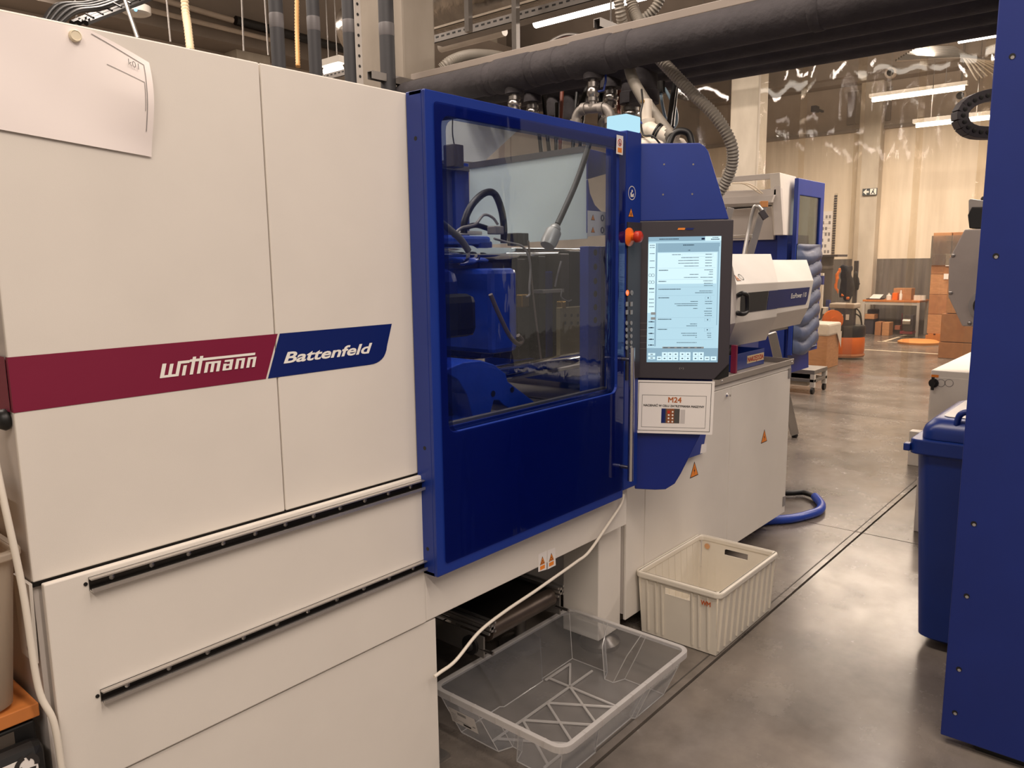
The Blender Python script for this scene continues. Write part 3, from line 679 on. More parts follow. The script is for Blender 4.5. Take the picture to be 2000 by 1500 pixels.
# interior labels behind the glass (2x2)
FI = FY(1.672)
lb, q = sticker(mc, FI, [(1147, 462), (1184, 459), (1184, 414), (1147, 411)], PAPER)
xa, za = q[0]; xb_, zb_ = q[2]
for r_ in range(2):
    cyy = za+(zb_-za)*(.27+.48*r_)
    T = lambda k, c: MB().add([FI.p(xa+.012+.022*0-.0+.0, cyy, c)]*0, [])
    cxx = xa+(xb_-xa)*.28; s2 = .026
    MB().add([FI.p(cxx-s2/2, cyy-s2*.4, .0012), FI.p(cxx+s2/2, cyy-s2*.4, .0012), FI.p(cxx, cyy+s2*.45, .0012)], [(0, 1, 2)]).build('warning_triangle', INK, lb)
    MB().add([FI.p(cxx-s2*.4, cyy-s2*.34, .0016), FI.p(cxx+s2*.4, cyy-s2*.34, .0016), FI.p(cxx, cyy+s2*.35, .0016)], [(0, 1, 2)]).build('orange_field', ORANGE, lb)
    cx2 = xa+(xb_-xa)*.78
    m = MB(); disc(m, FI, cx2, cyy, .0125, .0012); m.build('mandatory_disc', NAVY, lb)
    m = MB(); rect(m, FI, cx2-.004, cyy-.006, cx2+.004, cyy+.006, .0016); m.build('glove_symbol', WHITEP, lb)
# papers stuck inside the glass (dim)
m = MB(); FG = FY(1.60)
for qpx in ([(1100, 862), (1160, 845), (1157, 780), (1096, 796)], [(1188, 808), (1207, 808), (1208, 737), (1188, 733)]):
    q = [FG.px(*p) for p in qpx]; 
mcd = MB(); mcd.box(ix0-.02, 1.63, .76, 2.49, 1.64, iz0-.004); mcd.build('inner_blue_panel', BLUED, mc)
MB().box(1.54, 1.6415, iz0-.012, 2.49, 1.66, iz0+.004).build('panel_lip', GALV, mc)

# ---- interior of the clamp area
inn = mc
MB().box(1.48, 2.78, .55, 2.9, 2.8, 1.66).build('rear_panel', mat('dark_rear', '#322c2c', .5, var=.2), inn)
MB().box(1.48, 1.66, .55, 2.6, 2.78, .56).build('bed', DKMETAL, inn)
# tie bars
tb = MB(); tb.cyl((1.5, 2.08, 1.628), (2.95, 2.08, 1.628), .03, 24); tb.build('tie_bar', CHROME, inn, label='upper chrome tie bar')
tb = MB(); tb.cyl((1.5, 1.86, 1.20), (2.95, 1.86, 1.20), .033, 24); tb.build('tie_bar', CHROME, inn, label='lower chrome tie bar')
MB().lathe((2.18, 2.08, 1.628), (1, 0, 0), [(-.02, .031), (-.018, .04), (.02, .04), (.05, .031)], 20).build('tie_bar_collar', CHROME, inn)
def pbox(px0, py0, px1, py1, y, dy, name, mt, bev=.004, par=None):
    pm = (py0+py1)/2; a = on(1, y, px0, pm); b = on(1, y, px1, pm); xm = (px0+px1)/2
    return MB().box(a.x, y, on(1, y, xm, py1).z, b.x, y+dy, on(1, y, xm, py0).z).build(name, mt, par or inn, bev)
# blue castings
pbox(845, 523, 905, 640, 1.98, .3, 'toggle_housing', BLUED, .05)
pbox(868, 575, 935, 660, 1.9, .1, 'servo_housing', DKMETAL, .03)
pl = pbox(960, 524, 1012, 690, 1.95, .5, 'moving_platen', BLUEC, .02)
pbox(938, 470, 965, 700, 2.1, .4, 'platen_rib', BLUED, .01)
pbox(862, 460, 960, 478, 2.1, .25, 'crosshead_cover', BLUEC, .012)
pbox(1012, 505, 1050, 700, 2.05, .4, 'mould_plate', MOULD, .004)
pbox(1052, 500, 1066, 700, 2.0, .4, 'mould_plate', DKMETAL, .004)
pbox(1066, 530, 1094, 700, 2.02, .4, 'mould_block', BLUED, .004)
pbox(1094, 495, 1112, 700, 1.98, .4, 'mould_plate', MOULD, .004)
pbox(1112, 490, 1150, 610, 2.0, .4, 'mould_plate', DKMETAL, .004)
fp_ = pbox(1094, 598, 1166, 712, 1.85, .02, 'heat_shield_plate', mat('yellowish_zinc', '#8d7f5f', .4, .5, var=.15), .002)
m = MB(); F2 = FY(1.848)
for r_ in range(2):
    for k in range(5):
        a, b = F2.px(1104+k*12.5, 616+r_*15); disc(m, F2, a, b, .007, 0)
m.build('plate_holes', BLACK, fp_)['kind'] = 'stuff'
fpl = MB().box(2.95, 1.72, 1.03, 3.2, 2.7, 1.66).build('fixed_platen', BLUED, inn, .01)
pcl = MB().box(2.42, 1.68, .76, 2.49, 1.72, 1.655).build('slotted_column', BLUE, inn, .002)
MB().box(2.492, 1.675, .76, 2.72, 1.72, 1.655).build('column_cover', BLUED, inn, .002)
m = MB(); F3 = FY(1.6795)
for py in (493, 521, 549, 574, 600, 625): 
    a, b = F3.px(1163, py); disc(m, F3, a, b, .012, .0)
m.build('column_hole', BLACK, pcl)['kind'] = 'stuff'
# foot casting around lower tie bar
F4 = FY(1.75)
arch = [(868, 726), (880, 718), (905, 708), (940, 704), (965, 712), (988, 730), (992, 745), (1014, 762), (1048, 788), (1050, 800), (1012, 808), (985, 792), (975, 782), (965, 782), (960, 800), (956, 822), (890, 822), (925, 818), (912, 770), (895, 742)]
cst = MB().prism(F4, [F4.px(*p) for p in arch], -.16, 0).build('tie_bar_support', BLUEC, inn, .008)
for (px, py) in ((963, 769), (1000, 761)):
    m = MB(); a, b = F4.px(px, py); disc(m, F4, a, b, .011, .0012, 16); m.build('bolt_hole', BLACK, cst)
F5 = FY(1.845)
arch2 = [(866, 728), (880, 734), (900, 760), (912, 790), (905, 815), (866, 820), (866, 790), (885, 785), (880, 765), (866, 755)]
MB().prism(F5, [F5.px(*p) for p in arch2], -.1, 0).build('bearing_shell', DKMETAL, inn, .004)
# pale guard sheet above the fixed platen, plane x = 2.5
FXX = FX(2.48)
q = [FXX.px(*p) for p in ((917, 330), (1147, 296), (1146, 466), (917, 480))]
ps = MB().prism(FXX, q, -.006, 0).build('pale_guard_sheet', PALE, inn)
q2 = [FXX.px(*p) for p in ((917, 318), (1148, 284), (1147, 296), (917, 330))]
MB().prism(FXX, q2, -.012, .004).build('sheet_top_rail', mat('dim_rail', '#6f6d70', .3, .6), ps)
FGp = FY(1.70)
for pts_ in ([(1149, 290), (1222, 308), (1222, 332), (1180, 341), (1149, 350)], [(1149, 350), (1153, 378), (1162, 400), (1180, 418), (1180, 455), (1149, 455)], [(1222, 345), (1205, 418), (1180, 418), (1180, 455), (1222, 455)]):
    MB().prism(FGp, [FGp.px(*p) for p in pts_], -.01, 0).build('curved_bracket', BLUED if pts_[0][1] == 290 else BLUE, inn, .002)
# curved blue bracket
FBk = FX(2.56)
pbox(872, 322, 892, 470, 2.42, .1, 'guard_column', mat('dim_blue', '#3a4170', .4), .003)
pbox(890, 318, 917, 465, 2.40, .1, 'guard_column', BLUE, .003)
pbox(858, 322, 918, 332, 2.38, .1, 'guard_rail', mat('dim_rail', '#6f6d70', .3, .6), .003)
Frh = FY(2.9)
hood = MB().prism(Frh, [Frh.px(*p) for p in ((836, 240), (930, 226), (1012, 254), (944, 317), (836, 312))], -.3, 0).build('rear_hood', mat('white_hood', '#dfe2df', .5), inn)
sens = MB(); p = on(1, 2.3, 886, 303); sens.box(p.x-.03, 2.27, p.z-.05, p.x+.03, 2.33, p.z+.04)
sens = sens.build('sensor_block', DARK, inn, .004)
MB().tube(catmull([on(1, 2.3, 884, 230), on(1, 2.3, 884, 262), on(1, 2.3, 889, 292)]), .003, 6).build('sensor_cable', BLACK, sens)
# hoses inside
def ihose(pts, y, r, name, mt=BLACK, seg=10): return MB().tube(catmull([on(1, y, *p) for p in pts]), r, seg).build(name, mt, inn)
ihose([(906, 455), (908, 430), (922, 400), (945, 378), (965, 378), (978, 405), (984, 440), (984, 475)], 1.95, .013, 'black_hose')
ihose([(908, 445), (930, 440), (958, 448), (975, 452)], 1.97, .010, 'black_hose')
ihose([(885, 462), (900, 446), (928, 438), (945, 420), (962, 425), (972, 438)], 1.93, .005, 'grey_cable', GREYB)
ihose([(1152, 275), (1142, 310), (1124, 360), (1102, 410), (1089, 438)], 1.69, .011, 'black_hose')
ihose([(858, 432), (880, 450), (900, 468), (915, 490)], 1.9, .012, 'spiral_hose', mat('grey_spiral', '#6c6967', .5))
ihose([(965, 466), (990, 473), (1018, 480), (1030, 495), (1036, 520), (1034, 560), (1034, 575), (1028, 580)], 1.8, .004, 'grey_cable', GREYB)
ihose([(1032, 470), (1036, 520), (1044, 600), (1057, 702)], 1.8, .0035, 'grey_cable', mat('brown_cable', '#6a5b52', .5))
ihose([(958, 575), (975, 615), (995, 655), (1012, 672), (1020, 665), (1012, 655)], 1.82, .008, 'grey_cable', mat('brown_cable', '#6a5b52', .5))
g_ = MB(); p = on(1, 1.69, 1087, 440); q = on(1, 1.69, 1070, 478); g_.lathe(p, q-p, [(0, .012), (.01, .02), (.02, .02), (.022, .016), (.027, .028), (.07, .03), (.09, .026)], 12); g_.build('cable_gland', mat('pale_grey_connector', '#a8a7a3', .35, .3), inn)
g_ = MB(); p = on(1, 1.92, 966, 447); g_.box(p.x-.02, 1.9, p.z-.02, p.x+.03, 1.94, p.z+.01); g_.build('white_connector', GREYB, inn, .004)
pbox(910, 451, 942, 458, 1.96, .05, 'terminal_block', WPLAST, .002)
pbox(1010, 455, 1033, 480, 1.92, .05, 'sensor_block', BLACK, .003)
pbox(1060, 565, 1102, 572, 1.95, .05, 'valve_row', GALV, .001)
ihose([(1098, 566), (1096, 580), (1108, 588), (1116, 586)], 1.9, .003, 'grey_cable', GREYB)
ihose([(1096, 510), (1088, 540), (1084, 560)], 1.95, .004, 'grey_cable', GREYB)
for (x0, y0, x1, y1) in ((1020, 575, 1034, 600), (1098, 588, 1106, 604)): pbox(x0, y0, x1, y1, 1.85, .03, 'brass_fitting', YELMET, .004)
pbox(925, 640, 960, 700, 2.2, .1, 'valve_block', MOULD, .004)
pbox(905, 640, 925, 655, 2.0, .05, 'sensor_block', YELMET, .003)

# ---- right post with keypad, beacon
FPO = FY(1.568)
post = MB().box(2.499, 1.568, .72, 2.60, 1.66, 2.066).build('control_post', BLUE, mc, .003)
xp0, xp1 = 2.503, 2.597
kp = MB().box(xp0, 1.561, FPO.px(1232, 740)[1], xp1, 1.568, FPO.px(1232, 434)[1]).build('keypad_panel', DARK, post, .001)
FK = FY(1.5605)
def kd(px, py): return FK.px(px, py)
es = MB(); a, b = kd(1228, 463); es.lathe(FK.p(a, b, 0), FK.n, [(0, .0), (0, .034), (.004, .034), (.016, .014), (.03, .014)], 20); es = es.build('emergency_stop', ORED, mc)
MB().lathe(FK.p(a, b, .03), FK.n, [(0, .014), (.002, .021), (.018, .021), (.024, .014)], 20).build('stop_knob', RED, es)
for (px, mt, mo) in ((1224.5, GLOWO, 1), (1233.5, GREYB, 0)):
    a, b = kd(px, 572); m = MB(); m.lathe(FK.p(a, b, 0), FK.n, [(0, .0095), (.002, .0095), (.0022, .0065)], 16); o = m.build('round_button', GREYB if not mo else WPLAST, kp)
    if mo: m = MB(); disc(m, FK, a, b, .0105, .0026, 20, .0065); rect(m, FK, a-.001, b-.003, a+.001, b+.003, .0028)
    else: m = MB(); rect(m, FK, a-.001, b-.003, a+.001, b+.003, .0028)
    m.build('button_mark', mt if mo else INK, o)
for py in (594, 610):
    for px in (1224, 1233): a, b = kd(px, py); MB().fbox(FK, a-.0085, b-.0085, a+.0085, b+.0085, 0, .002).build('square_button', GREYB, kp, .001)
for py in (631, 644, 656.5, 669, 679):
    for px in (1223.5, 1232.5):
        a, b = kd(px, py); MB().lathe(FK.p(a, b, 0), FK.n, [(0, .008), (.002, .008)], 14).build('round_button', GREYB, kp)
# post stickers
m = MB(); a, b = FPO.px(1234, 377); disc(m, FPO, a, b, .0255, .0008, 28, .0225)
m = m.build('manual_sticker', WPLAST, post)
m2 = MB(); disc(m2, FPO, a, b+.007, .005, .0014); m2.add([FPO.p(a+u, b+v, .0014) for u, v in ((-.01, -.015), (-.012, .0), (-.004, .004), (.0, -.006), (.012, .0), (.012, -.014))], [tuple(range(6))]); m2.build('reading_figure', WPLAST, m)
a, b = FPO.px(1232, 424); warn(post, FPO, a, b, .038, 'bars')
# beacon on top
bc = MB().box(2.502, 1.571, 2.066, 2.598, 1.66, 2.125).build('status_beacon', BEACON, mc, .006, label='glowing pale blue status lamp')
# swivel control unit
rot = math.radians(6); Fh = Vector((cy, sy, 0)); Rr = R0*math.cos(rot)-Fh*math.sin(rot)
O = atd(1241, 585, 2.99); FC = Fr(O, Rr, (0, 0, 1))
def cp_(*pts): return [FC.px(*p) for p in pts]
def at_c(c): return Fr(FC.p(0, 0, c), FC.r, FC.u)
# blue housing (upper fin and lower fin)
F6 = at_c(-.02)
up_ = [(1250, 432), (1250, 280), (1366, 279), (1376, 285), (1384, 296), (1424, 428)]
MB().prism(F6, [F6.px(*p) for p in up_], -.03, 0).build('upper_shroud', BLUE, mc, .003)
low_ = [(1240, 955), (1239, 738), (1392, 742), (1388, 800), (1369, 848), (1330, 925), (1318, 945), (1300, 956), (1280, 957)]
lo = MB().prism(F6, [F6.px(*p) for p in low_], -.03, 0).build('lower_shroud', BLUED, mc, .003)
usc = [o for o in mc.children if o.name.startswith('upper_shroud')][0]
for (px, py) in ((1297, 321), (1354, 321), (1295, 380), (1352, 379)):
    a, b = F6.px(px, py); m = MB(); disc(m, F6, a, b, .0035, .0008, 10); m.build('rivet', STEEL, usc)
cu = MB().prism(FC, cp_((1240, 738), (1239, 432), (1433, 429), (1424, 711), (1394, 742)), -.05, 0).build('screen_housing', DARK, mc, .003)
F7 = at_c(.001)
sc_ = [F7.px(*p) for p in ((1261.5, 707), (1400.5, 708), (1410, 461.5), (1268, 462.5))]
A0 = (sc_[0][0]+sc_[3][0])/2; A1 = (sc_[1][0]+sc_[2][0])/2; B0 = (sc_[0][1]+sc_[1][1])/2; B1 = (sc_[2][1]+sc_[3][1])/2
scr = MB(); rect(scr, F7, A0, B0, A1, B1, 0); scr = scr.build('touch_screen', SCREEN, cu, label='lit pale blue touch screen')
WS, HS = A1-A0, B1-B0
def U(u): return A0+WS*u
def V(v): return B1-HS*v
bars = {}
def sr(mt, u0, v0, u1, v1, c=.0012):
    bars.setdefault(mt.name, (mt, MB())); rect(bars[mt.name][1], F7, U(u0), V(v1), U(u1), V(v0), c)
sr(SCR2, 0, 0, 1, .035, .0006); sr(SCR3, .78, .0, 1, .035, .0008); sr(SCRD, .73, .012, .775, .026)
sr(SCR2, .13, .05, .985, .08, .0006); sr(SCR2, .13, .08, .975, .12, .0005); sr(SCR2, .105, .05, .125, .87, .0005)
sr(SCR3, .13, .125, .95, .37, .0004); sr(SCR3, 0, .05, .105, .6, .0004)
sr(SCR2, 0, .885, 1, 1, .0005)
sr(SCRO, .22, .874, .8, .888)
for k in range(6): sr(SCRT, .235+k*.094, .8785, .235+k*.094+.06, .884, .0016)
sr(SCR2, .965, .1, .975, .7, .0012)
def tl(u0, u1, v, h=.0052, seed=0):
    rnd = random.Random(int(u0*1000+v*777)); u = u0
    while u < u1:
        wd = rnd.uniform(.006, .018); sr(SCRT, u, v-h/2, min(u+wd, u1), v+h/2, .0016); u += wd+rnd.uniform(.002, .005)
rows = [(.14, .145, .33, .45), (.165, 0, .46, .7), (.187, 0, .42, .7), (.208, 0, .42, .7), (.23, 0, .5, .7)]
for (v, _, a, b) in rows: tl(a, b, v); tl(.79, .88, v)
for v in (.135, .155): sr(SCR2, .47, v, .9, v+.001)
sr(SCR2, .47, .135, .471, .155); sr(SCR2, .9, .135, .901, .155)
for v, a, b in ((.262, .15, .28), (.35, .15, .26), (.412, .15, .46), (.48, .15, .30), (.652, .15, .34), (.733, .15, .28)): tl(a, b, v, .007)
for v in (.245, .335, .395, .462, .638, .72, .815): sr(SCR2, .14, v, .93, v+.0012)
for v, a in ((.262, .78), (.278, .85), (.297, .84), (.32, .73), (.348, .77), (.368, .78), (.385, .78), (.428, .72), (.442, .66), (.51, .8), (.528, .8), (.566, .82), (.588, .79), (.606, .8), (.623, .8), (.765, .84), (.782, .84), (.797, .85)): tl(a, .9, v)
for v, a in ((.297, .58), (.32, .5), (.51, .6), (.528, .38), (.543, .41), (.566, .64), (.69, .6), (.705, .55), (.765, .48), (.782, .5), (.797, .68), (.84, .42)): tl(a, .7, v)
for v in (.483, .657, .737):
    for (u0, v0, u1, v1) in ((.8, v-.012, .88, v-.0108), (.8, v+.012, .88, v+.0132), (.8, v-.012, .803, v+.0132), (.877, v-.012, .88, v+.0132), (.835, v-.005, .85, v+.005)): sr(SCRT if u0 == .835 else SCR2, u0, v0, u1, v1, .0016)
for v in (.065, .082, .13, .187, .24, .405, .435, .49, .52, .55, .41): tl(.02, .09, v)
m_ = bars['screen_text'][1]
for (u, v) in ((.05, .3), (.09, .3), (.05, .355), (.09, .355)): disc(m_, F7, U(u-.02), V(v), .006, .0016, 16, .0048)
sr(SCRO, .05, .595, .115, .615); sr(SCRO, .05, .635, .115, .655)
for k in range(5):
    v = .672+k*.047; tl(.02, .1, v, .008); sr(SCR2, .01, v+.022, .1, v+.023); sr(SCRD, .045, v-.005, .07, v+.004, .0018)
for (u0, n) in ((.215, 3), (.465, 2), (.65, 2)):
    for r_ in range(2):
        for k in range(n): sr(SCR3, u0+k*.078, .918+r_*.034, u0+k*.078+.074, .95+r_*.034, .0014); sr(SCRT, u0+k*.078+.026, .93+r_*.034, u0+k*.078+.05, .938+r_*.034, .002)
for (u0, v0, u1, v1) in ((.145, .952, .21, .984), (.815, .952, .885, .984), (.9, .952, .98, .984), (.02, .925, .12, .945), (.02, .955, .12, .975)):
    sr(SCR3, u0, v0, u1, v1, .0014); sr(SCRT, (u0+u1)/2-.018, (v0+v1)/2-.003, (u0+u1)/2+.018, (v0+v1)/2+.003, .002)
tl(.15, .42, .018, .008); tl(.48, .63, .066, .008); tl(.55, .58, .107, .006); tl(.88, .96, .01, .005); tl(.86, .98, .024, .008)
for mt, b in bars.values(): b.build('screen_graphics', mt, scr)['kind'] = 'stuff'
lg = MB(); q = [F7.px(*p) for p in ((1323, 449), (1337, 449), (1338.5, 445), (1325, 445))]; lg.add([F7.p(a, b, .0006) for a, b in q], [(0, 1, 2, 3)]); lg.build('tiny_logo_mark', ORANGE, cu)
lg = MB(); q = [F7.px(*p) for p in ((1339, 449), (1353, 449), (1356, 445), (1341, 445))]; lg.add([F7.p(a, b, .0006) for a, b in q], [(0, 1, 2, 3)]); lg.build('tiny_logo_mark', NAVY, cu)
m = MB(); a, b = F7.px(1331, 721); tmesh(m, F7, '(•)', a, b, .008, .018, align='CENTER'); m.build('wireless_mark', GREYB, cu)
m = MB()
for py in (631, 644, 656.5, 669, 681):
    a, b = F7.px(1247, py); a2, _ = F7.px(1263, py); rect(m, F7, a-.012, b-.0004, A0, b+.0004, .0006)
m.build('keypad_lines', GREYB, cu)
m = MB(); m.prism(at_c(-.02), [at_c(-.02).px(*p) for p in ((1394, 742), (1424, 711), (1423, 735), (1404, 742))], -.04, 0); m.build('housing_corner', BLACK, mc)

# ---- injection side cabinet
YC = 1.68; FCB = FY(YC)
cb0, cb1 = 2.705, 4.49
MB().box(cb0, YC+.014, .1, cb1, 2.6, .99).build('cabinet_body', CREAM2, mc)
d0 = FCB.px(1258, 1100)[0]; d1 = FCB.px(1424, 900)[0]
ztop = .963
MB().box(cb0, YC+.001, .966, cb1-.002, YC+.013, .995).build('front_rail', CREAM, mc, .001)
MB().box(cb0, YC, .075, d0-.002, YC+.013, ztop).build('cabinet_panel', CREAM, mc, .003)
MB().box(d0+.002, YC, .1, d1-.002, YC+.013, ztop).build('cabinet_door', CREAM, mc, .003)
cd = MB().box(d1+.002, YC, .1, cb1-.005, YC+.013, ztop).build('cabinet_door', CREAM, mc, .003)
a, b = FCB.px(1419, 772); MB().lathe(FCB.p(a, b, 0), FCB.n, [(0, .011), (.004, .011), (.008, .006), (.02, .006)], 12).build('lock_knob', CHROME, mc)
for (px, py) in ((1545, 728), (1536, 975)):
    a, b = FCB.px(px, py); MB().fbox(FCB, cb1-.045, b-.03, cb1-.008, b+.03, 0, .004).build('hinge', GREYB, cd, .001)
a, b = FCB.px(1492, 864); warn(mc, FCB, a, b, .085, 'bolt')
a, b = FCB.px(1355.5, 931); warn(mc, FCB, a, b, .085, 'bolt')
m = MB(); m.box(cb0, YC-.012, .993, cb1+.01, YC-.004, 1.026); m.box(cb0, YC-.012, .993, cb1+.01, 2.6, .998); m.box(cb1+.002, YC-.012, .993, cb1+.01, 2.6, 1.026)
m.build('tray_top', mat('grey_steel_tray', '#a39a90', .4, .3), mc, .002)
for x in (3.55, 4.46): screw(mc, FY(YC-.012), x, 1.01, .006, CHROME)
FBl = FY(YC-.035)
bb = MB().prism(FBl, [FBl.px(*p) for p in ((1318, 905), (1372, 886), (1379, 850), (1380, 800), (1330, 800))], -.033, 0).build('blue_folder_pocket', BLUE, mc, .002)
sticker(bb, FBl, [(1367, 886), (1379, 883), (1380, 866), (1370, 868)], PAPER)
# injection unit guard (faceted)
gx0 = on(1, 1.8, 1438, 556).x
def facets(C, T, Bt, name, ydeep=2.45):
    # C: crease pixels (upper-left, upper-right, lower-right, lower-left) on y0; T: two top pixels, Bt: two bottom pixels on y1
    y0, y1 = C[0], T[0]
    c = [on(1, y0, *p) for p in C[1:]]; t = [on(1, y1, *p) for p in T[1:]]; b = [on(1, y1, *p) for p in Bt]
    tb = [Vector((p.x, ydeep, p.z)) for p in t]; bb = [Vector((p.x, ydeep, p.z)) for p in b]
    L = [t[0], c[0], c[3], b[0], bb[0], tb[0]]; R = [t[1], c[1], c[2], b[1], bb[1], tb[1]]
    fs = [(i, i+1, 6+i+1, 6+i) for i in range(5)]+[(5, 0, 6, 11), (5, 4, 3, 2, 1, 0), (6, 7, 8, 9, 10, 11)]
    m = MB(); m.add(L+R, fs); return m.build(name, CREAM, mc, .003)
g1 = facets((1.80, (1438, 556), (1520, 551.5), (1517, 618.5), (1436, 631.6)), (1.95, (1426, 496), (1506, 496)), ((1418, 679), (1496, 664)), 'injection_guard')
g2 = facets((1.812, (1512, 552), (1589, 547.6), (1579, 601), (1512, 613.5)), (1.95, (1500, 507.6), (1576, 507.6)), ((1500, 646), (1563, 633)), 'injection_guard')
gx1 = on(1, 1.8, 1518, 580).x
FGd = FY(1.799); FGd2 = FY(1.811)
def gp(F, *pts): return [F.px(*p) for p in pts]
zA, zB = FGd.px(1480, 570)[1], FGd.px(1480, 607.5)[1]
x_s = FGd.px(1500, 590)[0]
MB().prism(FGd, [(gx0+.06, zB), (x_s-.03, zB), (x_s, zA), (gx0+.06, zA)], 0, .002).build('dark_window', BLACK, g1)
MB().prism(FGd, [(x_s-.02, zB), (gx1-.001, zB), (gx1-.001, zA), (x_s+.01, zA)], 0, .002).build('blue_stripe', NAVY, g1)
q = FGd2.px(1575, 600)[0]+.02
MB().prism(FGd2, [(gx1, zB), (q-.04, zB), (q-.01, zB+.03), (q+.02, zA), (gx1, zA)], 0, .002).build('blue_stripe', NAVY, g2)
t0 = FGd2.px(1544, 580)[0]; t1 = FGd2.px(1574, 578)[0]
tmesh(MB(), FGd2, 'EcoPower 110', t0, (zA+zB)/2-.005, .03, t1-t0, .22, .01, .003).build('lettering', WHITEP, g2)
hx = gx0+.055
hq = [on(1, yy, px, py) for px, py, yy in ((1442, 577, 1.80), (1443, 576, 1.765), (1450, 573, 1.75), (1457, 575, 1.745), (1459, 582, 1.745), (1459, 603, 1.745), (1457, 610, 1.745), (1450, 613, 1.75), (1442, 612, 1.765), (1441, 611, 1.80))]
MB().tube(catmull(hq, 4), .013, 10).build('guard_handle', BLACK, g1)
gc = on(1, 1.8, 1438, 556); gt = on(1, 1.95, 1438, 496); gu = Vector((0, gt.y-gc.y, gt.z-gc.z)).normalized()
Fst = Fr(Vector((gc.x+.1, gc.y, gc.z))+gu*.03+Vector((0, -.001, .0)), (1, 0, 0), gu)
warn(g1, Fst, -.03, -.005, .05, 'heat')
m = MB(); disc(m, Fst, .03, .02, .022, .001, 20, .018); m.build('round_sticker', INK, g1)
# under-guard parts
MB().box(3.2, 2.0, 1.0, 4.5, 2.4, 1.1).build('injection_base', BLUED, mc)
MB().box(4.3, 2.0, 1.13, 5.25, 2.04, 1.19).build('guard_bottom_rail', GALV, mc)
MB().box(4.4, 2.35, .9, 5.6, 2.4, 1.1).build('rear_blue_plate', BLUED, mc)
o = MB(); p = on(1, 1.9, 1415, 690); o.lathe(p+Vector((0, -.03, 0)), (0, -1, 0), [(0, .05), (.02, .05), (.022, .03), (.03, .03)], 18); o.build('black_pulley', BLACK, mc)
# beam warning labels
FBm = FY(1.614)
lb, q = sticker(mc, FBm, [(1051, 1117), (1067.5, 1112), (1067.5, 1075), (1051, 1083)], PAPER)
a = sum(p[0] for p in q)/4; b = sum(p[1] for p in q)/4; warn(lb, FBm, a, b-.01, .03, 'dots') if False else None
for i, (px, py) in enumerate(((1059, 1100), (1076.5, 1093))):
    if i: lb, q = sticker(mc, FBm, [(1069, 1112), (1085, 1104), (1084, 1069), (1069, 1075)], PAPER)
    a, b = FBm.px(px, py)
    m = MB(); m.add([FBm.p(a-.0145, b-.004, .0012), FBm.p(a+.0145, b-.004, .0012), FBm.p(a, b+.026, .0012)], [(0, 1, 2)]); m.build('warning_triangle', INK, lb)
    m = MB(); m.add([FBm.p(a-.012, b-.0025, .0016), FBm.p(a+.012, b-.0025, .0016), FBm.p(a, b+.0225, .0016)], [(0, 1, 2)]); m.build('orange_field', ORANGE, lb)
    m = MB()
    for (u, v) in ((-.004, .002), (.004, .002), (0, .009)): disc(m, FBm, a+u, b+v, .0026, .002, 10)
    m.build('symbol', INK, lb)
    m = MB(); rect(m, FBm, a-.0135, b-.022, a+.0135, b-.008, .0012); m.build('orange_band', ORANGE, lb)
# shoes: small dark end cap of machine front under post
MB().box(2.6, 1.6, .72, 2.71, 1.66, .955).build('post_base', CREAM2, mc)

# M24 notice
F8 = at_c(.004)
q = [F8.px(*p) for p in ((1240, 845), (1391, 849), (1396, 745), (1243, 742))]
nt_ = thing('laminated_notice', 'framed white M24 notice hanging under the touch screen', 'sign', F8.p(*q[0]))
MB().prism(F8, q, 0, .0012).build('notice_sheet', PAPER, nt_)
def lerp_q(u, v):
    a = Vector(q[0]).lerp(Vector(q[1]), u); b = Vector(q[3]).lerp(Vector(q[2]), u); return a.lerp(b, v)
def frame_line(mb, u0, v0, u1, v1, t, c=.0018):
    F = F8
    for (a, b, c_, d) in ((u0, v0, u1, v0+t*1.4), (u0, v1-t*1.4, u1, v1), (u0, v0, u0+t, v1), (u1-t, v0, u1, v1)):
        mb.add([F.p(*lerp_q(a, b), c), F.p(*lerp_q(c_, b), c), F.p(*lerp_q(c_, d), c), F.p(*lerp_q(a, d), c)], [(0, 1, 2, 3)])
m = MB(); frame_line(m, .03, .05, .965, .965, .006); frame_line(m, .08, .115, .905, .725, .004); m.build('printed_border', INK, nt_)
m = MB(); p = lerp_q(.5, .6); tmesh(m, F8, 'M24', p[0], p[1]-.002, .021, .05, 0, .0, .0018, 'CENTER', rot=-.02, fat=.0012); m.build('lettering', mat('brown_print', '#b5622a', .6), nt_)
m = MB(); p = lerp_q(.49, .505); tmesh(m, F8, 'NACISNĄĆ W CELU ZATRZYMANIA MASZYNY', p[0], p[1], .0082, .232, 0, .0, .0018, 'CENTER', rot=-.025, fat=.0007); m.build('lettering', INK, nt_)
def nq(mt, u0, v0, u1, v1, c, name='printed_picture'):
    m = MB(); m.add([F8.p(*lerp_q(u0, v0), c), F8.p(*lerp_q(u1, v0), c), F8.p(*lerp_q(u1, v1), c), F8.p(*lerp_q(u0, v1), c)], [(0, 1, 2, 3)]); return m.build(name, mt, nt_)
nq(mat('picture_dark', '#4a4844', .6), .335, .2, .57, .475, .0018); nq(NAVY, .335, .2, .385, .475, .002); nq(mat('picture_brown', '#8a4f2c', .6), .40, .2, .5, .475, .002)
nq(mat('faint_grey_ink2', '#c6c0bc', .8), .58, .2, .64, .46, .0018)
m = MB()
for r_ in range(4):
    for k in range(2): p = lerp_q(.43+k*.05, .23+r_*.062); disc(m, F8, p[0], p[1], .0035, .0024, 10)
m.build('picture_buttons', WHITEP, nt_)
m = MB(); disc(m, F8, *lerp_q(.43, .41), .006, .0026, 12); m.build('picture_button', RED, nt_)

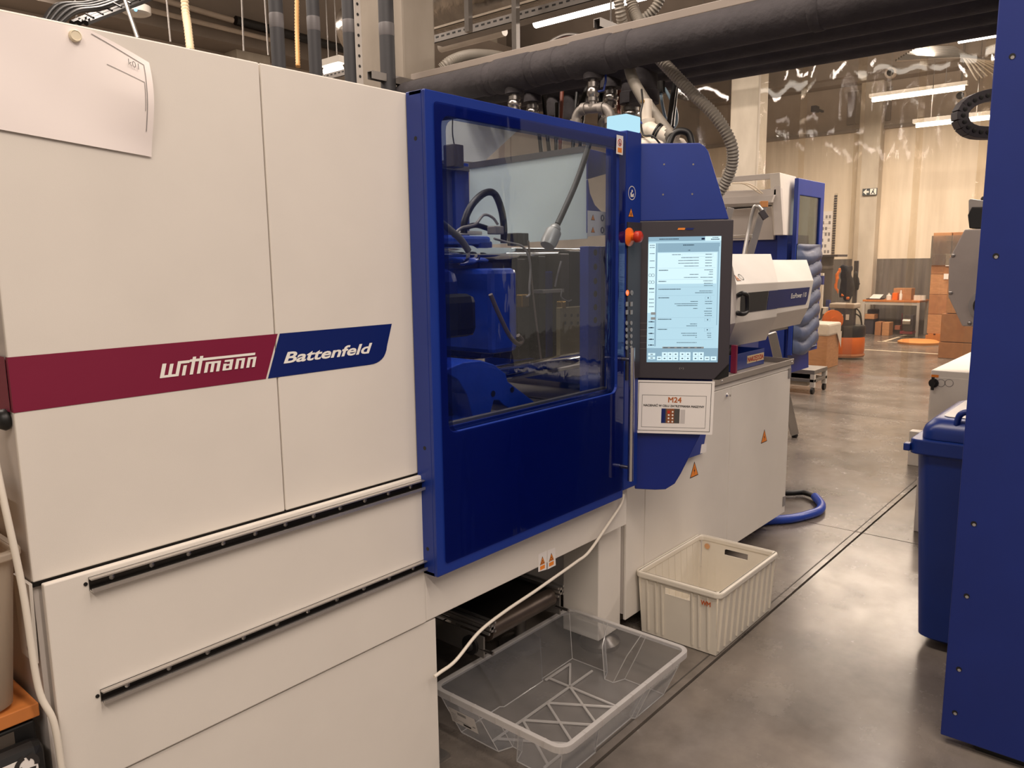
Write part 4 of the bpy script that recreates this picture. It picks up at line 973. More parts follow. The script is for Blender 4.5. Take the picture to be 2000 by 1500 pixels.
# paper sheet with magnet on the first panel
FPa = FY(YP)
pn = thing('paper_sheet', 'large white paper drawing curling off the cream panel, held by a magnet', 'paper', FPa.p(*FPa.px(100, 300)))
nx, nz = 26, 22; vs = []; fs = []
tl_, tr_, br_, bl_ = FPa.px(-70, 8), FPa.px(286, 124), FPa.px(294, 307), FPa.px(-70, 241)
def bord(u, v, c):
    top = Vector(tl_).lerp(Vector(tr_), u); bot = Vector(bl_).lerp(Vector(br_), u); p = bot.lerp(top, v); p.y += .03*math.sin(math.pi*u)*v; return p
def paper_off(u, v):
    d = max(0, u-.62)/.38; e = max(0, v-.42)/.58
    return .004+.02*(d**1.6)*math.sin(math.pi*.9*v**1.4)+.004*math.sin(u*7+v*5)*v*(1-v)+.010*max(0, .25-abs(u-.88))*max(0, .4-abs(v-.55))*4
def pp(u, v, c=0):
    p = bord(u, v, 0); d = max(0, u-.62)/.38; e = max(0, v-.5)/.5
    p = Vector((p.x, p.y))
    p.y = min(p.y, 2.046)
    return FPa.p(p.x, p.y, .001+paper_off(u, v)+c)
for j in range(nz+1):
    for i in range(nx+1): vs.append(pp(i/nx, j/nz))
for j in range(nz):
    for i in range(nx): a = j*(nx+1)+i; fs.append((a, a+1, a+nx+2, a+nx+1))
m = MB().add(vs, fs, True); o = m.build('paper', mat('pinkish_paper', '#f6ece7', .8, var=.01), pn)
def pline(pts, wd=.0016):
    m = MB()
    for (u0, v0), (u1, v1) in zip(pts, pts[1:]):
        n = 14
        for k in range(n):
            ua, va, ub, vb = u0+(u1-u0)*k/n, v0+(v1-v0)*k/n, u0+(u1-u0)*(k+1)/n, v0+(v1-v0)*(k+1)/n
            a, b = pp(ua, va, .0012), pp(ub, vb, .0012); d = (b-a).normalized(); s = d.cross(Vector((0, 1, 0)))*wd/2
            m.add([a-s, b-s, b+s, a+s], [(0, 1, 2, 3)])
    return m
pline([(.96, .25), (.96, .93), (.66, .97)]).build('printed_frame_line', GREYINK, pn)
pline([(.95, .45), (.95, .74), (.74, .76)], .0012).build('printed_frame_line', GREYINK, pn)
m = MB(); Fq = Fr(pp(.86, .84, .003), pp(.93, .84)-pp(.86, .84), Vector((0, 0, 1))); tmesh(m, Fq, 'k01', 0, 0, .012, .02, 0, .0, .003); m.build('handwriting', GREYINK, pn)
mg = MB(); p = FPa.p(*FPa.px(143, 72), .006); mg.lathe(p+Vector((0, 0, 0)), (0, -1, 0), [(0, .011), (.006, .011), (.008, .0095), (.008, .0088), (.007, .008)], 24)
tag(mg.build('round_magnet', mat('cream_magnet', '#e9dcc0', .4)), 'round cream magnet holding the paper drawing', 'magnet')

# ================================================================ OBJECTS NEAR THE MACHINE
# white cables
c1 = catmull([(.453, 1.665, 1.30), (.45, 1.63, 1.2), (.462, 1.615, 1.0), (.468, 1.61, .8), (.485, 1.6, .72), (.49, 1.598, .6), (.5, 1.595, .4), (.5, 1.595, .2)])
tag(MB().tube(c1, .0065, 10).build('white_cable', CABLEM), 'white cable hanging down the left edge of the machine from the black knob', 'cable')
pts = [(1218, 965), (1213, 985), (1185, 1028), (1150, 1078), (1125, 1098), (1080, 1130), (1040, 1158), (985, 1195), (935, 1235), (890, 1290), (860, 1313), (848, 1322)]
P = [on(1, 1.585, *p) for p in pts]; 
tag(MB().tube(catmull(P), .0055, 10).build('white_cable', CABLEM), 'white cable sagging across the opening under the blue door', 'cable')
# conveyor
cv = thing('belt_conveyor', 'small dark belt conveyor with aluminium profiles under the machine', 'conveyor', (2.1, 2.0, 0))
zc = .335
for x in (1.9, 2.3):
    m = MB(); y0 = 1.72
    for (dx, dz) in ((-.02, -.02), (.012, -.02), (-.02, .012), (.012, .012)): m.box(x+dx, y0, zc+dz, x+dx+.008, 2.34, zc+dz+.008)
    m.box(x-.006, y0, zc-.014, x+.006, 2.34, zc+.014); m.box(x-.014, y0, zc-.005, x+.014, 2.34, zc+.005)
    m.build('profile_rail', ALU, cv)
    m = MB(); m.box(x-.025 if x < 2 else x+.018, 1.74, zc-.11, x-.018 if x < 2 else x+.025, 2.3, zc-.03); sp = m.build('side_plate', GALV, cv, .002)
    s = -1 if x < 2 else 1
    MB().lathe((x+s*.025, 1.8, zc-.075), (s, 0, 0), [(0, .035), (.012, .035), (.013, .02), (.03, .015)], 18).build('bearing_cap', BLACK, sp)
    MB().cyl((x+s*.02, 1.70, zc-.08), (x+s*.02, 1.76, zc-.08), .006, 8).build('tension_screw', STEEL, sp)
MB().cyl((1.915, 1.765, zc-.03), (2.285, 1.765, zc-.03), .035, 20).build('end_roller', mat('worn_roller', '#5b4f46', .35, .5, var=.2), cv)
MB().box(1.92, 1.765, zc-.02, 2.28, 2.34, zc+.004).build('belt', mat('black_belt', '#15130f', .5), cv)
for (x, y, z1) in ((1.72, 1.92, .3), (2.3, 2.3, .3)):
    MB().box(x, y, 0, x+.03, y+.03, z1).build('conveyor_leg', ALU, cv)
MB().box(1.72, 2.0, .27, 2.3, 2.03, .3).build('cross_bar', ALU, cv)
up = thing('aluminium_upright', 'slotted aluminium upright at the corner of the base panel', 'profile', (1.6, 1.72, 0))
m = MB(); m.box(1.56, 1.70, .012, 1.6, 1.74, .54); m.build('upright_profile', ALU, up)
m = MB()
for k in range(3): m.box(1.566+k*.012, 1.6985, .02, 1.57+k*.012, 1.7, .54)
m.build('slot', DKMETAL, up)['kind'] = 'stuff'
m = MB(); m.box(1.55, 1.68, 0, 1.64, 1.76, .012); m.box(1.6, 1.69, .012, 1.604, 1.73, .12); m.build('foot_bracket', GALV, up)

# white ribbed crate
cr = thing('plastic_crate', 'white ribbed plastic crate marked WM standing on the floor', 'crate', (3.07, 1.48, 0))
X0, X1, Y0, Y1, ZT = 2.765, 3.365, 1.275, 1.675, .283
tw = .006; tp = .014
def wall_pts(z): k = (ZT-z)/ZT*tp; return X0+.012+k, Y0+.012+k, X1-.012-k, Y1-.012-k
m = MB()
a0, b0_, a1_, b1_ = wall_pts(0); c0, d0_, c1_, d1_ = wall_pts(ZT)
m.box(a0, b0_, .004, a1_, b1_, .012)
def slab(P0, P1, P2, P3, n):  # outer quad + thickness along n
    n = Vector(n)*tw*.6; return [Vector(p) for p in (P0, P1, P2, P3)]+[Vector(p)+n for p in (P0, P1, P2, P3)]
HEX = [(0, 1, 2, 3), (7, 6, 5, 4), (0, 4, 5, 1), (1, 5, 6, 2), (2, 6, 7, 3), (3, 7, 4, 0)]
# long sides
m.add(slab((a0, b0_, .004), (a1_, b0_, .004), (c1_, d0_, ZT), (c0, d0_, ZT), (0, 1, 0)), HEX)
m.add(slab((a0, b1_, .004), (a1_, b1_, .004), (c1_, d1_, ZT), (c0, d1_, ZT), (0, -1, 0)), HEX)
# short sides with hand hole
for (xa, xc, sx) in ((a0, c0, 1), (a1_, c1_, -1)):
    def P(yv, z): t = z/ZT; return (xa+(xc-xa)*t, yv, z)
    ym = (Y0+Y1)/2; hw = .058; z0h, z1h = .212, .24
    for (ya, yb, za, zb2) in ((b0_, b1_, .004, z0h), (b0_, ym-hw, z0h, z1h), (ym+hw, b1_, z0h, z1h), (b0_, b1_, z1h, ZT)):
        m.add(slab(P(ya, za), P(yb, za), P(yb, zb2), P(ya, zb2), (sx, 0, 0)), HEX)
body = m.build('crate_body', CRATE, cr)
m = MB()
ro_ = rrect(X0, Y0, X1, Y1, .03, 5); ri_ = rrect(X0+.02, Y0+.02, X1-.02, Y1-.02, .022, 5)
m.ring(Fr((0, 0, 0), (1, 0, 0), (0, 1, 0)), ro_, ri_, ZT-.026, ZT); m.build('crate_rim', CRATE, cr, .006)
for k in range(10):
    x = X0+.04+k*(X1-X0-.08)/9
    for (yy, s) in ((Y0+.012, -1), (Y1-.012, 1)):
        MB().add([(x-.0035, yy+s*-.006, .02), (x+.0035, yy+s*-.006, .02), (x+.0035, yy+s*.010, ZT-.02), (x-.0035, yy+s*.010, ZT-.02),
               (x-.0035, yy+s*-.02, .02), (x+.0035, yy+s*-.02, .02), (x+.0035, yy-s*.006, ZT-.02), (x-.0035, yy-s*.006, ZT-.02)], HEX).build('rib', CRATE, cr)
for dy in (-.14, -.1, -.07, .07, .1, .14):
    for (xx, s) in ((X0+.012, -1), (X1-.012, 1)):
        y = (Y0+Y1)/2+dy
        MB().add([(xx-s*.008, y-.003, .02), (xx-s*.008, y+.003, .02), (xx+s*.006, y+.003, ZT-.03), (xx+s*.006, y-.003, ZT-.03),
               (xx-s*.018, y-.003, .02), (xx-s*.018, y+.003, .02), (xx-s*.005, y+.003, ZT-.03), (xx-s*.005, y-.003, ZT-.03)], HEX).build('rib', CRATE, cr)
Fw = FX(X0+.0125); m = MB(); tmesh(m, Fw, 'WM', -(Y0+.03+.06), .215, .02, .042, 0, .0, .006, fat=.0015); m.build('lettering', mat('rust_print', '#b5521c', .6), cr)
m = MB(); Fw2 = Fr((X1-.02, 0, 0), (0, -1, 0), (0, 0, 1)); disc(m, Fw2, -(Y1-.055), .235, .014, .004, 16); m.build('worn_mark', mat('worn_orange', '#cf9c70', .7), cr)

# clear storage box
bx = thing('clear_storage_box', 'shallow clear plastic storage box on the floor under the machine', 'storage box', (2.08, 1.54, 0))
X0, X1, Y0, Y1, ZT = 1.685, 2.478, 1.252, 1.815, .18
def ring_loop(z, ins, bump=True):
    """inset rectangle with a recess in the middle of each end (feet corners)"""
    x0, x1, y0, y1 = X0+ins, X1-ins, Y0+ins, Y1-ins
    r = .05 if bump else 0
    ym0, ym1 = y0+.17, y1-.17
    xm0, xm1 = x0+.2, x1-.2
    return [(x0, y0, z), (xm0, y0, z), (xm0+.01, y0+r*.25, z), (xm1-.01, y0+r*.25, z), (xm1, y0, z), (x1, y0, z), (x1, ym0, z), (x1-r, ym0+.02, z), (x1-r, ym1-.02, z), (x1, ym1, z), (x1, y1, z),
            (xm1, y1, z), (xm1-.01, y1-r*.25, z), (xm0+.01, y1-r*.25, z), (xm0, y1, z), (x0, y1, z), (x0, ym1, z), (x0+r, ym1-.02, z), (x0+r, ym0+.02, z), (x0, ym0, z)]
m = MB(); A = ring_loop(ZT-.004, .014, True); 
A = [(x, y, z) for (x, y, z) in ring_loop(ZT-.004, .014, False)]
Bm = ring_loop(.11, .035, True); Bt = ring_loop(.003, .072, True); n = len(A)
m.add(A+Bm+Bt, [(i, (i+1) % n, n+(i+1) % n, n+i) for i in range(n)]+[(n+i, n+(i+1) % n, 2*n+(i+1) % n, 2*n+i) for i in range(n)]+[tuple(2*n+i for i in range(n))])
wl_ = m.build('box_shell', CLEARBOX, bx)
m = MB(); ro_ = rrect(X0, Y0, X1, Y1, .045, 6); ri_ = rrect(X0+.016, Y0+.016, X1-.016, Y1-.016, .035, 6)
m.ring(Fr((0, 0, 0), (1, 0, 0), (0, 1, 0)), ro_, ri_, ZT-.004, ZT); ro2 = rrect(X0+.003, Y0+.003, X1-.003, Y1-.003, .045, 6)
m.ring(Fr((0, 0, 0), (1, 0, 0), (0, 1, 0)), ro_, ro2, ZT-.022, ZT-.004); m.build('box_rim', CLEAREDGE, bx)
m = MB(); zf = .006
def rib(x0, y0, x1, y1, w_=.004, z0=.006, z1=.011):
    d = Vector((x1-x0, y1-y0, 0)).normalized(); s = d.cross(Vector((0, 0, 1)))*w_
    a, b = Vector((x0, y0, 0)), Vector((x1, y1, 0))
    q = [a-s, b-s, b+s, a+s]; m.add([p+Vector((0, 0, z0)) for p in q]+[p+Vector((0, 0, z1)) for p in q], [(0, 3, 2, 1), (4, 5, 6, 7), (0, 1, 5, 4), (1, 2, 6, 5), (2, 3, 7, 6), (3, 0, 4, 7)])
ya, yb = 1.40, 1.62; xa_, xb2 = 1.80, 2.22
rib(xa_-.02, ya, xb2+.06, ya); rib(xa_-.02, yb, xb2+.15, yb); rib(xb2, ya, xb2, yb+.1)
for k in range(3):
    x = xa_+k*.14; rib(x, ya, x+.14, yb); rib(x+.14, ya, x, yb)
rib(xb2, yb, xb2+.14, yb+.1); rib(xb2-.02, yb+.1, xb2+.14, yb+.1)
# upright edges of the four corner feet
for (x, y) in ((X0+.072, Y0+.24), (X0+.072, Y1-.24), (X1-.072, Y0+.24), (X1-.072, Y1-.24)):
    s = 1 if x < 2 else -1
    pass
Bq = [Vector(p) for p in Bt]; Bm2 = [Vector(p) for p in Bm]; At2 = [Vector(p) for p in A]
m.tube(Bq, .0024, 5, closed=True)
for i in (0, 1, 2, 3, 4, 5, 6, 7, 8, 9, 10, 15, 16, 17, 18, 19): m.tube([Bq[i], Bm2[i], At2[i]], .0017, 5)  # milky tubes added along the edges stand in for their highlights
m.build('ribs_and_edge_highlights', CLEAREDGE, bx)['kind'] = 'stuff'
m = MB()
for (x, y) in ((X0+.004, 1.33), (X0+.004, 1.42), (X0+.004, 1.52), (X0+.004, 1.62), (X0+.004, 1.72)): m.box(x-.005, y-.003, ZT-.022, x+.012, y+.003, ZT+.001)
for k in range(7): m.box(1.80+k*.09, Y0-.001, ZT-.022, 1.806+k*.09, Y0+.012, ZT+.001)
m.build('rim_ribs', CLEAREDGE, bx)['kind'] = 'stuff'
Fl = Fr((X0+.035, 1.72, .06), (0, -1, 0), Vector((-.022, 0, .07)))
m = MB(); rect(m, Fl, -.02, .01, .1, .075, .004); lb = m.build('price_label', PAPER, bx)
m = MB()
for k in range(16): rect(m, Fl, .02+k*.0024, .056, .02+k*.0024+(.0008 if k % 3 else .0016), .068, .0045)
rect(m, Fl, .035, .016, .07, .024, .0045); m.build('printed_barcode', INK, lb)
m = MB()
for k in range(5): rect(m, Fl, -.012, .02+k*.008, .01+.003*(k % 2), .0215+k*.008, .0045)
rect(m, Fl, .08, .03, .092, .034, .0045); rect(m, Fl, .012, .028, .06, .0295, .0045); m.build('printed_lines', GREYINK, lb)

# blue hose on the floor
P = [(1545, 963), (1570, 962), (1592, 970), (1604, 985), (1600, 997), (1580, 1005), (1545, 1013), (1505, 1016), (1490, 1018), (1465, 1030)]
Pw = [on(2, .028, *p) for p in P]
bh = thing('floor_hose', 'blue hose looping out on the floor beside the cream cabinet', 'hose', on(2, 0, 1560, 1000))
MB().tube(catmull(Pw[2:]), .027, 14).build('blue_sleeve', mat('blue_hose', '#1f46b0', .3), bh)
MB().tube(catmull([on(2, .028, 1500, 962), on(2, .028, 1530, 963)]+Pw[:3]), .018, 12).build('black_hose_end', BLACK, bh)

# tool tray on cabinet with red thing and vice pulley
tt = thing('tool_box', 'open blue tool box labelled NARZEDZIA on the cabinet top', 'box', (3.85, 1.85, .966))
Ft = FY(1.80)
q = [Ft.px(*p) for p in ((1428, 732), (1492, 712), (1494, 690), (1430, 704))]
x0, x1 = q[0][0], q[1][0]; z0, z1 = .999, 1.09
m = MB(); m.box(x0, 1.80, z0, x1, 1.803, z1); m.box(x0, 1.803, z0, x0+.003, 2.1, z1); m.box(x1-.003, 1.803, z0, x1, 2.1, z1); m.box(x0, 2.097, z0, x1, 2.1, z1); m.box(x0, 1.8, z0, x1, 2.1, z0+.003)
m.build('box_shell', BLUEB, tt, .001)
m = MB(); rect(m, Ft, x0+.2, z0+.025, x0+.43, z0+.068, .0006); lbn = m.build('label_plate', mat('tan_label', '#cbb58c', .6), tt)
m = MB(); tmesh(m, Ft, 'NARZĘDZIA', x0+.207, z0+.033, .026, .215, 0, .0, .0012, fat=.002); m.build('lettering', mat('dark_red_print', '#a8261c', .5), lbn)
m = MB(); p = on(1, 1.79, 1435, 700); 
tag(MB().box(p.x-.05, 1.76, .999, p.x-.03, 1.79, 1.15).build('maroon_bar', MAROON, None, .002), 'maroon upright bar standing beside the blue tool box', 'bar')

# step ladder behind the cabinet
ld = thing('step_ladder', 'aluminium step ladder with hoop handrail leaning behind the cream injection guard', 'ladder', (6.7, 2.75, 0))
top = atd(1492, 400, 6.5); lowp = atd(1462, 505, 6.6); d_ = (lowp-top).normalized()
foot = top+d_*((0-top.z)/d_.z)
off = Vector((.0, .0, 0))
m = MB()
def bar(a, b, w_, t_, mt, name, par):
    a, b = Vector(a), Vector(b); d = (b-a).normalized(); s = d.cross(Vector((cy, sy, 0))).normalized()*w_/2; n = d.cross(s).normalized()*t_/2
    q = [a-s-n, a+s-n, a+s+n, a-s+n, b-s-n, b+s-n, b+s+n, b-s+n]
    return MB().add(q, [(0, 3, 2, 1), (4, 5, 6, 7), (0, 1, 5, 4), (1, 2, 6, 5), (2, 3, 7, 6), (3, 0, 4, 7)]).build(name, mt, par, .003)
bar(top, foot, .06, .03, ALU, 'ladder_rail', ld)
t2 = top+Vector((.12, .35, 0)); f2 = foot+Vector((.12, .35, 0)); bar(t2, f2, .06, .03, ALU, 'ladder_rail', ld)
cap = bar(top+Vector((0, 0, .03)), top-Vector((0, 0, .02)), .06, .04, mat('orange_cap', '#c98a52', .5), 'end_cap', ld)
for k in range(1, 8):
    a = top.lerp(foot, k/8); bar(a, a+Vector((.12, .35, 0)), .03, .08, ALU, 'ladder_step', ld)
MB().tube(catmull([atd(1453, 498, 6.45), atd(1462, 450, 6.45), atd(1471, 410, 6.42), atd(1478, 403, 6.4), atd(1486, 409, 6.4), atd(1494, 424, 6.4)]), .017, 10).build('handrail_hoop', ALU, ld)
bar(atd(1486, 412, 6.38), atd(1496, 427, 6.38), .05, .03, DARK, 'joint_block', ld)
bar(on(1, 2.6, 1508, 650), atd(1552, 848, 7.0), .07, .03, ALU, 'rear_strut', ld)
MB().sphere(on(2, .02, 1552, 850), .03).build('ladder_foot', BLACK, ld)

# ---- white vacuum loader behind the blue shroud
vl = thing('vacuum_loader', 'cream vacuum loader with pipe elbow on top of the machine', 'loader', atd(1290, 290, 3.15))
c = atd(1283, 300, 3.2)
MB().lathe(c, (0, 0, 1), [(-.12, .125), (.03, .125), (.05, .11), (.06, .05)], 24).build('loader_body', SLEEVE, vl)
MB().tube([atd(1263, 196, 3.15), atd(1263, 243, 3.15)], .022, 14).build('inlet_pipe', SLEEVE, vl)
MB().tube(catmull([atd(1263, 235, 3.15), atd(1265, 250, 3.15), atd(1275, 258, 3.12), atd(1296, 266, 3.1)]), .034, 14).build('pipe_elbow', SLEEVE, vl)
MB().tube([atd(1290, 262, 3.1), atd(1320, 276, 3.08)], .036, 14).build('hose_socket', SLEEVE, vl)
for px, py in ((1282, 260), (1287, 262)): 
    p = atd(px, py, 3.11); d = (atd(1320, 276, 3.08)-atd(1290, 262, 3.1)).normalized(); MB().lathe(p, d, [(-.004, .037), (-.003, .041), (.003, .041), (.004, .037)], 16).build('clamp_ring', BLACK, vl)
MB().sphere(atd(1256, 199, 3.14), .01).build('brass_plug', YELMET, vl)
tag(MB().tube(catmull([atd(1305, 284, 3.05), atd(1315, 262, 3.05), atd(1330, 256, 3.05), atd(1345, 262, 3.05), atd(1352, 284, 3.05)]), .014, 10).build('black_hose', BLACK), 'black hose loop arching over the blue shroud', 'hose')
tag(MB().tube(catmull([atd(1253, 175, 3.2), atd(1255, 200, 3.12), atd(1251, 225, 3.1), atd(1256, 262, 3.1), atd(1275, 266, 3.05), atd(1292, 284, 3.05)]), .004, 8).build('thin_cable', BLACK), 'thin black cable along the cream vacuum loader', 'cable')
tag(MB().tube(catmull([atd(1226, 246, 3.1), atd(1234, 235, 3.1), atd(1246, 233, 3.1), atd(1254, 242, 3.1)]), .004, 8).build('thin_cable', BLUE), 'small blue cable loop behind the glowing beacon', 'cable')
tag(MB().tube(catmull([atd(1290, 168, 3.9), atd(1293, 200, 3.9), atd(1302, 238, 3.9), atd(1312, 250, 3.9), atd(1321, 240, 3.9), atd(1320, 215, 3.9), atd(1308, 190, 3.9), atd(1298, 172, 3.9)]), .008, 8).build('clear_air_hose', mat('pale_blue_hose', '#9db6c4', .3)), 'pale blue air hose loop hanging under the black pipes', 'hose')
tag(MB().tube([atd(1318, 160, 3.9), atd(1306, 248, 3.7)], .013, 10).build('black_hose', BLACK), 'black hose hanging beside the pale blue loop, left one', 'hose')
tag(MB().tube([atd(1322, 160, 3.95), atd(1313, 248, 3.75)], .010, 10).build('black_hose', mat('dark_hose', '#2d2926', .3)), 'black hose hanging beside the pale blue loop, right one', 'hose')
tag(MB().tube([atd(1291, 160, 3.9), atd(1291, 182, 3.9)], .02, 12).build('air_coupling', DKMETAL), 'dark air coupling at the top of the pale blue loop', 'coupling')
# ================================================================ RIGHT SIDE
rs = thing('machine_side_panel', 'tall blue steel side of the machine at the right edge', 'machine', (2.95, -.2, 0))
ytop_ = .469
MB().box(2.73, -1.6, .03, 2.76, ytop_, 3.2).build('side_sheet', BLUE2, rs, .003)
MB().box(2.76, -1.6, .03, 3.2, ytop_-.06, 3.2).build('side_body', BLUED, rs)
MB().box(2.76, -1.55, 0, 3.15, ytop_-.1, .03).build('base_foot', BLACK, rs)
FR = FX(2.7295)
for (px, py) in ((1977, 110), (1945, 500), (1902, 1023), (1888, 1164), (1873, 1307), (1865, 1392), (1966, 305)):
    if (px, py) == (1966, 305): continue
    a, b = FR.px(px, py); m = MB(); disc(m, FR, a, b, .0085, .0004, 16); h_ = m.build('screw_hole', BLACK, rs)
    m = MB(); disc(m, FR, a+.001, b-.003, .005, .0008, 12); m.build('screw_head', GREYB, h_)
# wheelie bin
wb = thing('wheelie_bin', 'blue plastic wheelie bin with a pale sheet for the lid reflection beside the blue machine side', 'bin', (3.68, .43, 0))
bx0, bx1, by0, by1 = 3.40, 3.92, .18, .70
bx0t, bx1t, by0t, by1t = 3.36, 3.98, .12, .745
zb_ = .86
Lb = [(bx0, by0, .03), (bx1, by0, .03), (bx1, by1, .03), (bx0, by1, .03)]
def bloop(t, ins=0):
    x0 = bx0+(bx0t-bx0)*t; x1 = bx1+(bx1t-bx1)*t; y0 = by0+(by0t-by0)*t; y1 = by1+(by1t-by1)*t
    return [(a, b) for a, b in rrect(x0+ins, y0+ins, x1-ins, y1-ins, .05, 5)]
vs = []; hz = [(.03, .03), (.05, 0), (.12, 0), (.5, 0), (.84, 0)]
for z, ins in hz: vs += [(a, b, z) for a, b in bloop(z/.86, ins)]
n = 24; fs = []
for k in range(len(hz)-1): fs += [(k*n+i, k*n+(i+1) % n, (k+1)*n+(i+1) % n, (k+1)*n+i) for i in range(n)]
fs += [tuple(range(n-1, -1, -1))]
MB().add(vs, fs, True).build('bin_body', BLUEB, wb)
m = MB(); m.ring(Fr((0, 0, 0), (1, 0, 0), (0, 1, 0)), rrect(bx0t-.015, by0t-.015, bx1t+.015, by1t+.02, .03, 5), rrect(bx0t+.03, by0t+.03, bx1t-.03, by1t-.03, .03, 5), .825, .885)
m.build('bin_rim', BLUEB, wb, .006)
m = MB(); m.box(bx0t-.02, by1t+.015, .835, bx0t+.02, by1t+.04, .865); m.build('rim_lug', BLUEB, wb, .004)
m = MB()
for (y) in (by1t-.03, by1t-.14): m.add([(bx0t-.002, y, .83), (bx0t-.002, y-.012, .83), (bx0t+.04, y-.012, .74), (bx0t+.04, y, .74), (bx0t+.06, y, .83), (bx0t+.06, y-.012, .83), (bx0t+.06, y-.012, .74), (bx0t+.06, y, .74)], [(0, 1, 2, 3), (0, 3, 7, 4), (1, 5, 6, 2), (2, 6, 7, 3), (4, 7, 6, 5), (0, 4, 5, 1)])
m.build('rim_gusset', BLUEB, wb)
vs = []; hz = [(.887, 0), (.915, .0), (.935, .006), (.962, .03), (.97, .05)]
for z, ins in hz: vs += [(a, b, z) for a, b in rrect(bx0t+.01+ins, by0t+ins, bx1t-ins, by1t-.012-ins, .05, 5)]
fs = [tuple(range(n-1, -1, -1)), tuple(4*n+i for i in range(n))]
for k in range(4): fs += [(k*n+i, k*n+(i+1) % n, (k+1)*n+(i+1) % n, (k+1)*n+i) for i in range(n)]
MB().add(vs, fs, True).build('bin_lid', BLUEB, wb)
m = MB(); m.prism(FZ(.9745), rrect(bx0t+.075, by0t+.08, bx1t-.08, by1t-.075, .03, 5), -.003, 0); m.build('lid_reflection_sheet', mat('lid_reflection_tone', '#c9c2bc', .4), wb)  # pale sheet stands in for light reflected on the flat lid
for (x, yy) in ((bx0t+.03, by1t-.13), (bx1t-.12, by1t-.13)):
    MB().tube(catmull([(x+.01, yy, .94), (x-.0, yy-.02, 1.0), (x, yy-.1, 1.01), (x, yy-.3, 1.01), (x, yy-.36, 1.0), (x+.01, yy-.38, .95)]), .012, 8).build('lid_handle', BLUEB, wb)
for y in (.25, .62): MB().cyl((3.93, y-.03, .1), (3.93, y+.03, .1), .1, 20).build('wheel', BLACK, wb)
# right auxiliary cabinet + guard
ac = thing('auxiliary_cabinet', 'cream low cabinet with black rotary switch behind the blue bin', 'cabinet', (7.2, .9, 0))
ax_ = 6.6; FA = FX(ax_)
ycab = 1.39; zt_ = FA.px(1811, 722)[1]
MB().box(ax_, -.1, .12, ax_+2.2, ycab, zt_).build('cabinet_body', CREAM, ac, .006)
MB().box(ax_-.004, -.1, .14, ax_, ycab-.01, zt_-.05).build('front_door', CREAM, ac, .002)
a, b = FA.px(1824, 748); o = MB(); o.lathe(FA.p(a, b, .004), FA.n, [(0, .035), (.01, .035), (.012, .02), (.05, .02)], 16); o.build('rotary_switch', BLACK, ac)
m = MB(); m.fbox(FA, a-.01, b-.05, a+.01, b+.05, .03, .045); m.build('switch_grip', BLACK, ac)
m = MB(); rect(m, FA, *[c for c in (a-.02, b+.045)], a+.03, b+.065, .006); m.build('tiny_orange_mark', ORANGE, ac)
for px in (1838, 1854): 
    a, b = FA.px(px, 748); m = MB(); disc(m, FA, a, b, .03, .006, 16, .026); m.build('blind_hole_ring', GREYB, ac)
MB().box(ax_+.05, -.1, 0, ax_+2.1, ycab-.06, .12).build('plinth', CREAM2, ac)
MB().box(ax_-.1, 1.2, 0, ax_-.01, 1.49, .27).build('side_step', CREAM, ac, .004)
w2 = tag(MB().box(4.9, .80, .0, 5.3, 1.065, .33).build('machine_foot_block', CREAM, None, .005), 'small cream block low behind the blue bin', 'block')
gd = thing('moulding_machine', 'right-hand machine with grey faceted guard left of the tall blue side', 'machine', (6.5, .8, .3))
FG_ = FX(6.2)
pg = [FG_.px(*p) for p in ((1884, 448), (1853, 507), (1852, 580), (1879, 637), (1960, 640), (1960, 446))]
MB().prism(FG_, pg, -.7, 0).build('guard_shell', mat('warm_grey_coat', '#a59b95', .45), gd, .008)
for (px, py) in ((1862, 499), (1857, 572), (1894, 631)):
    a, b = FG_.px(px, py); screw(gd, FG_, a, b, .014)
a, b = FG_.px(1928, 597); m = MB(); m.lathe(FG_.p(a, b, 0), FG_.n, [(0, .11), (.02, .11), (.025, .085)], 24); m.build('fan_ring', GREYB, gd)
m = MB(); m.lathe(FG_.p(a, b, .02), FG_.n, [(0, .08), (.012, .08)], 24); m.build('fan_grille', BLACK, gd)
MB().box(6.25, .5, .79, 6.9, 1.05, 1.06).build('machine_base', BLUED, gd, .01)
hp = thing('material_hopper', 'black hopper with clear lid on top of the grey guard', 'hopper', (6.4, 1.0, 1.86))
FH_ = FX(6.3)
MB().prism(FH_, [FH_.px(*p) for p in ((1893, 446), (1890, 420), (1898, 405), (1930, 405), (1930, 446))], -.2, 0).build('hopper_base', BLACK, hp, .005)
MB().prism(FH_, [FH_.px(*p) for p in ((1891, 418), (1891, 391), (1895, 388), (1925, 392), (1925, 405), (1898, 405))], -.2, -.01).build('hopper_lid', mat('smoky_lid', '#a39d98', .3), hp, .005)
MB().sphere(FH_.p(*FH_.px(1916, 387), -.1), .02).build('lid_knob', BLACK, hp)
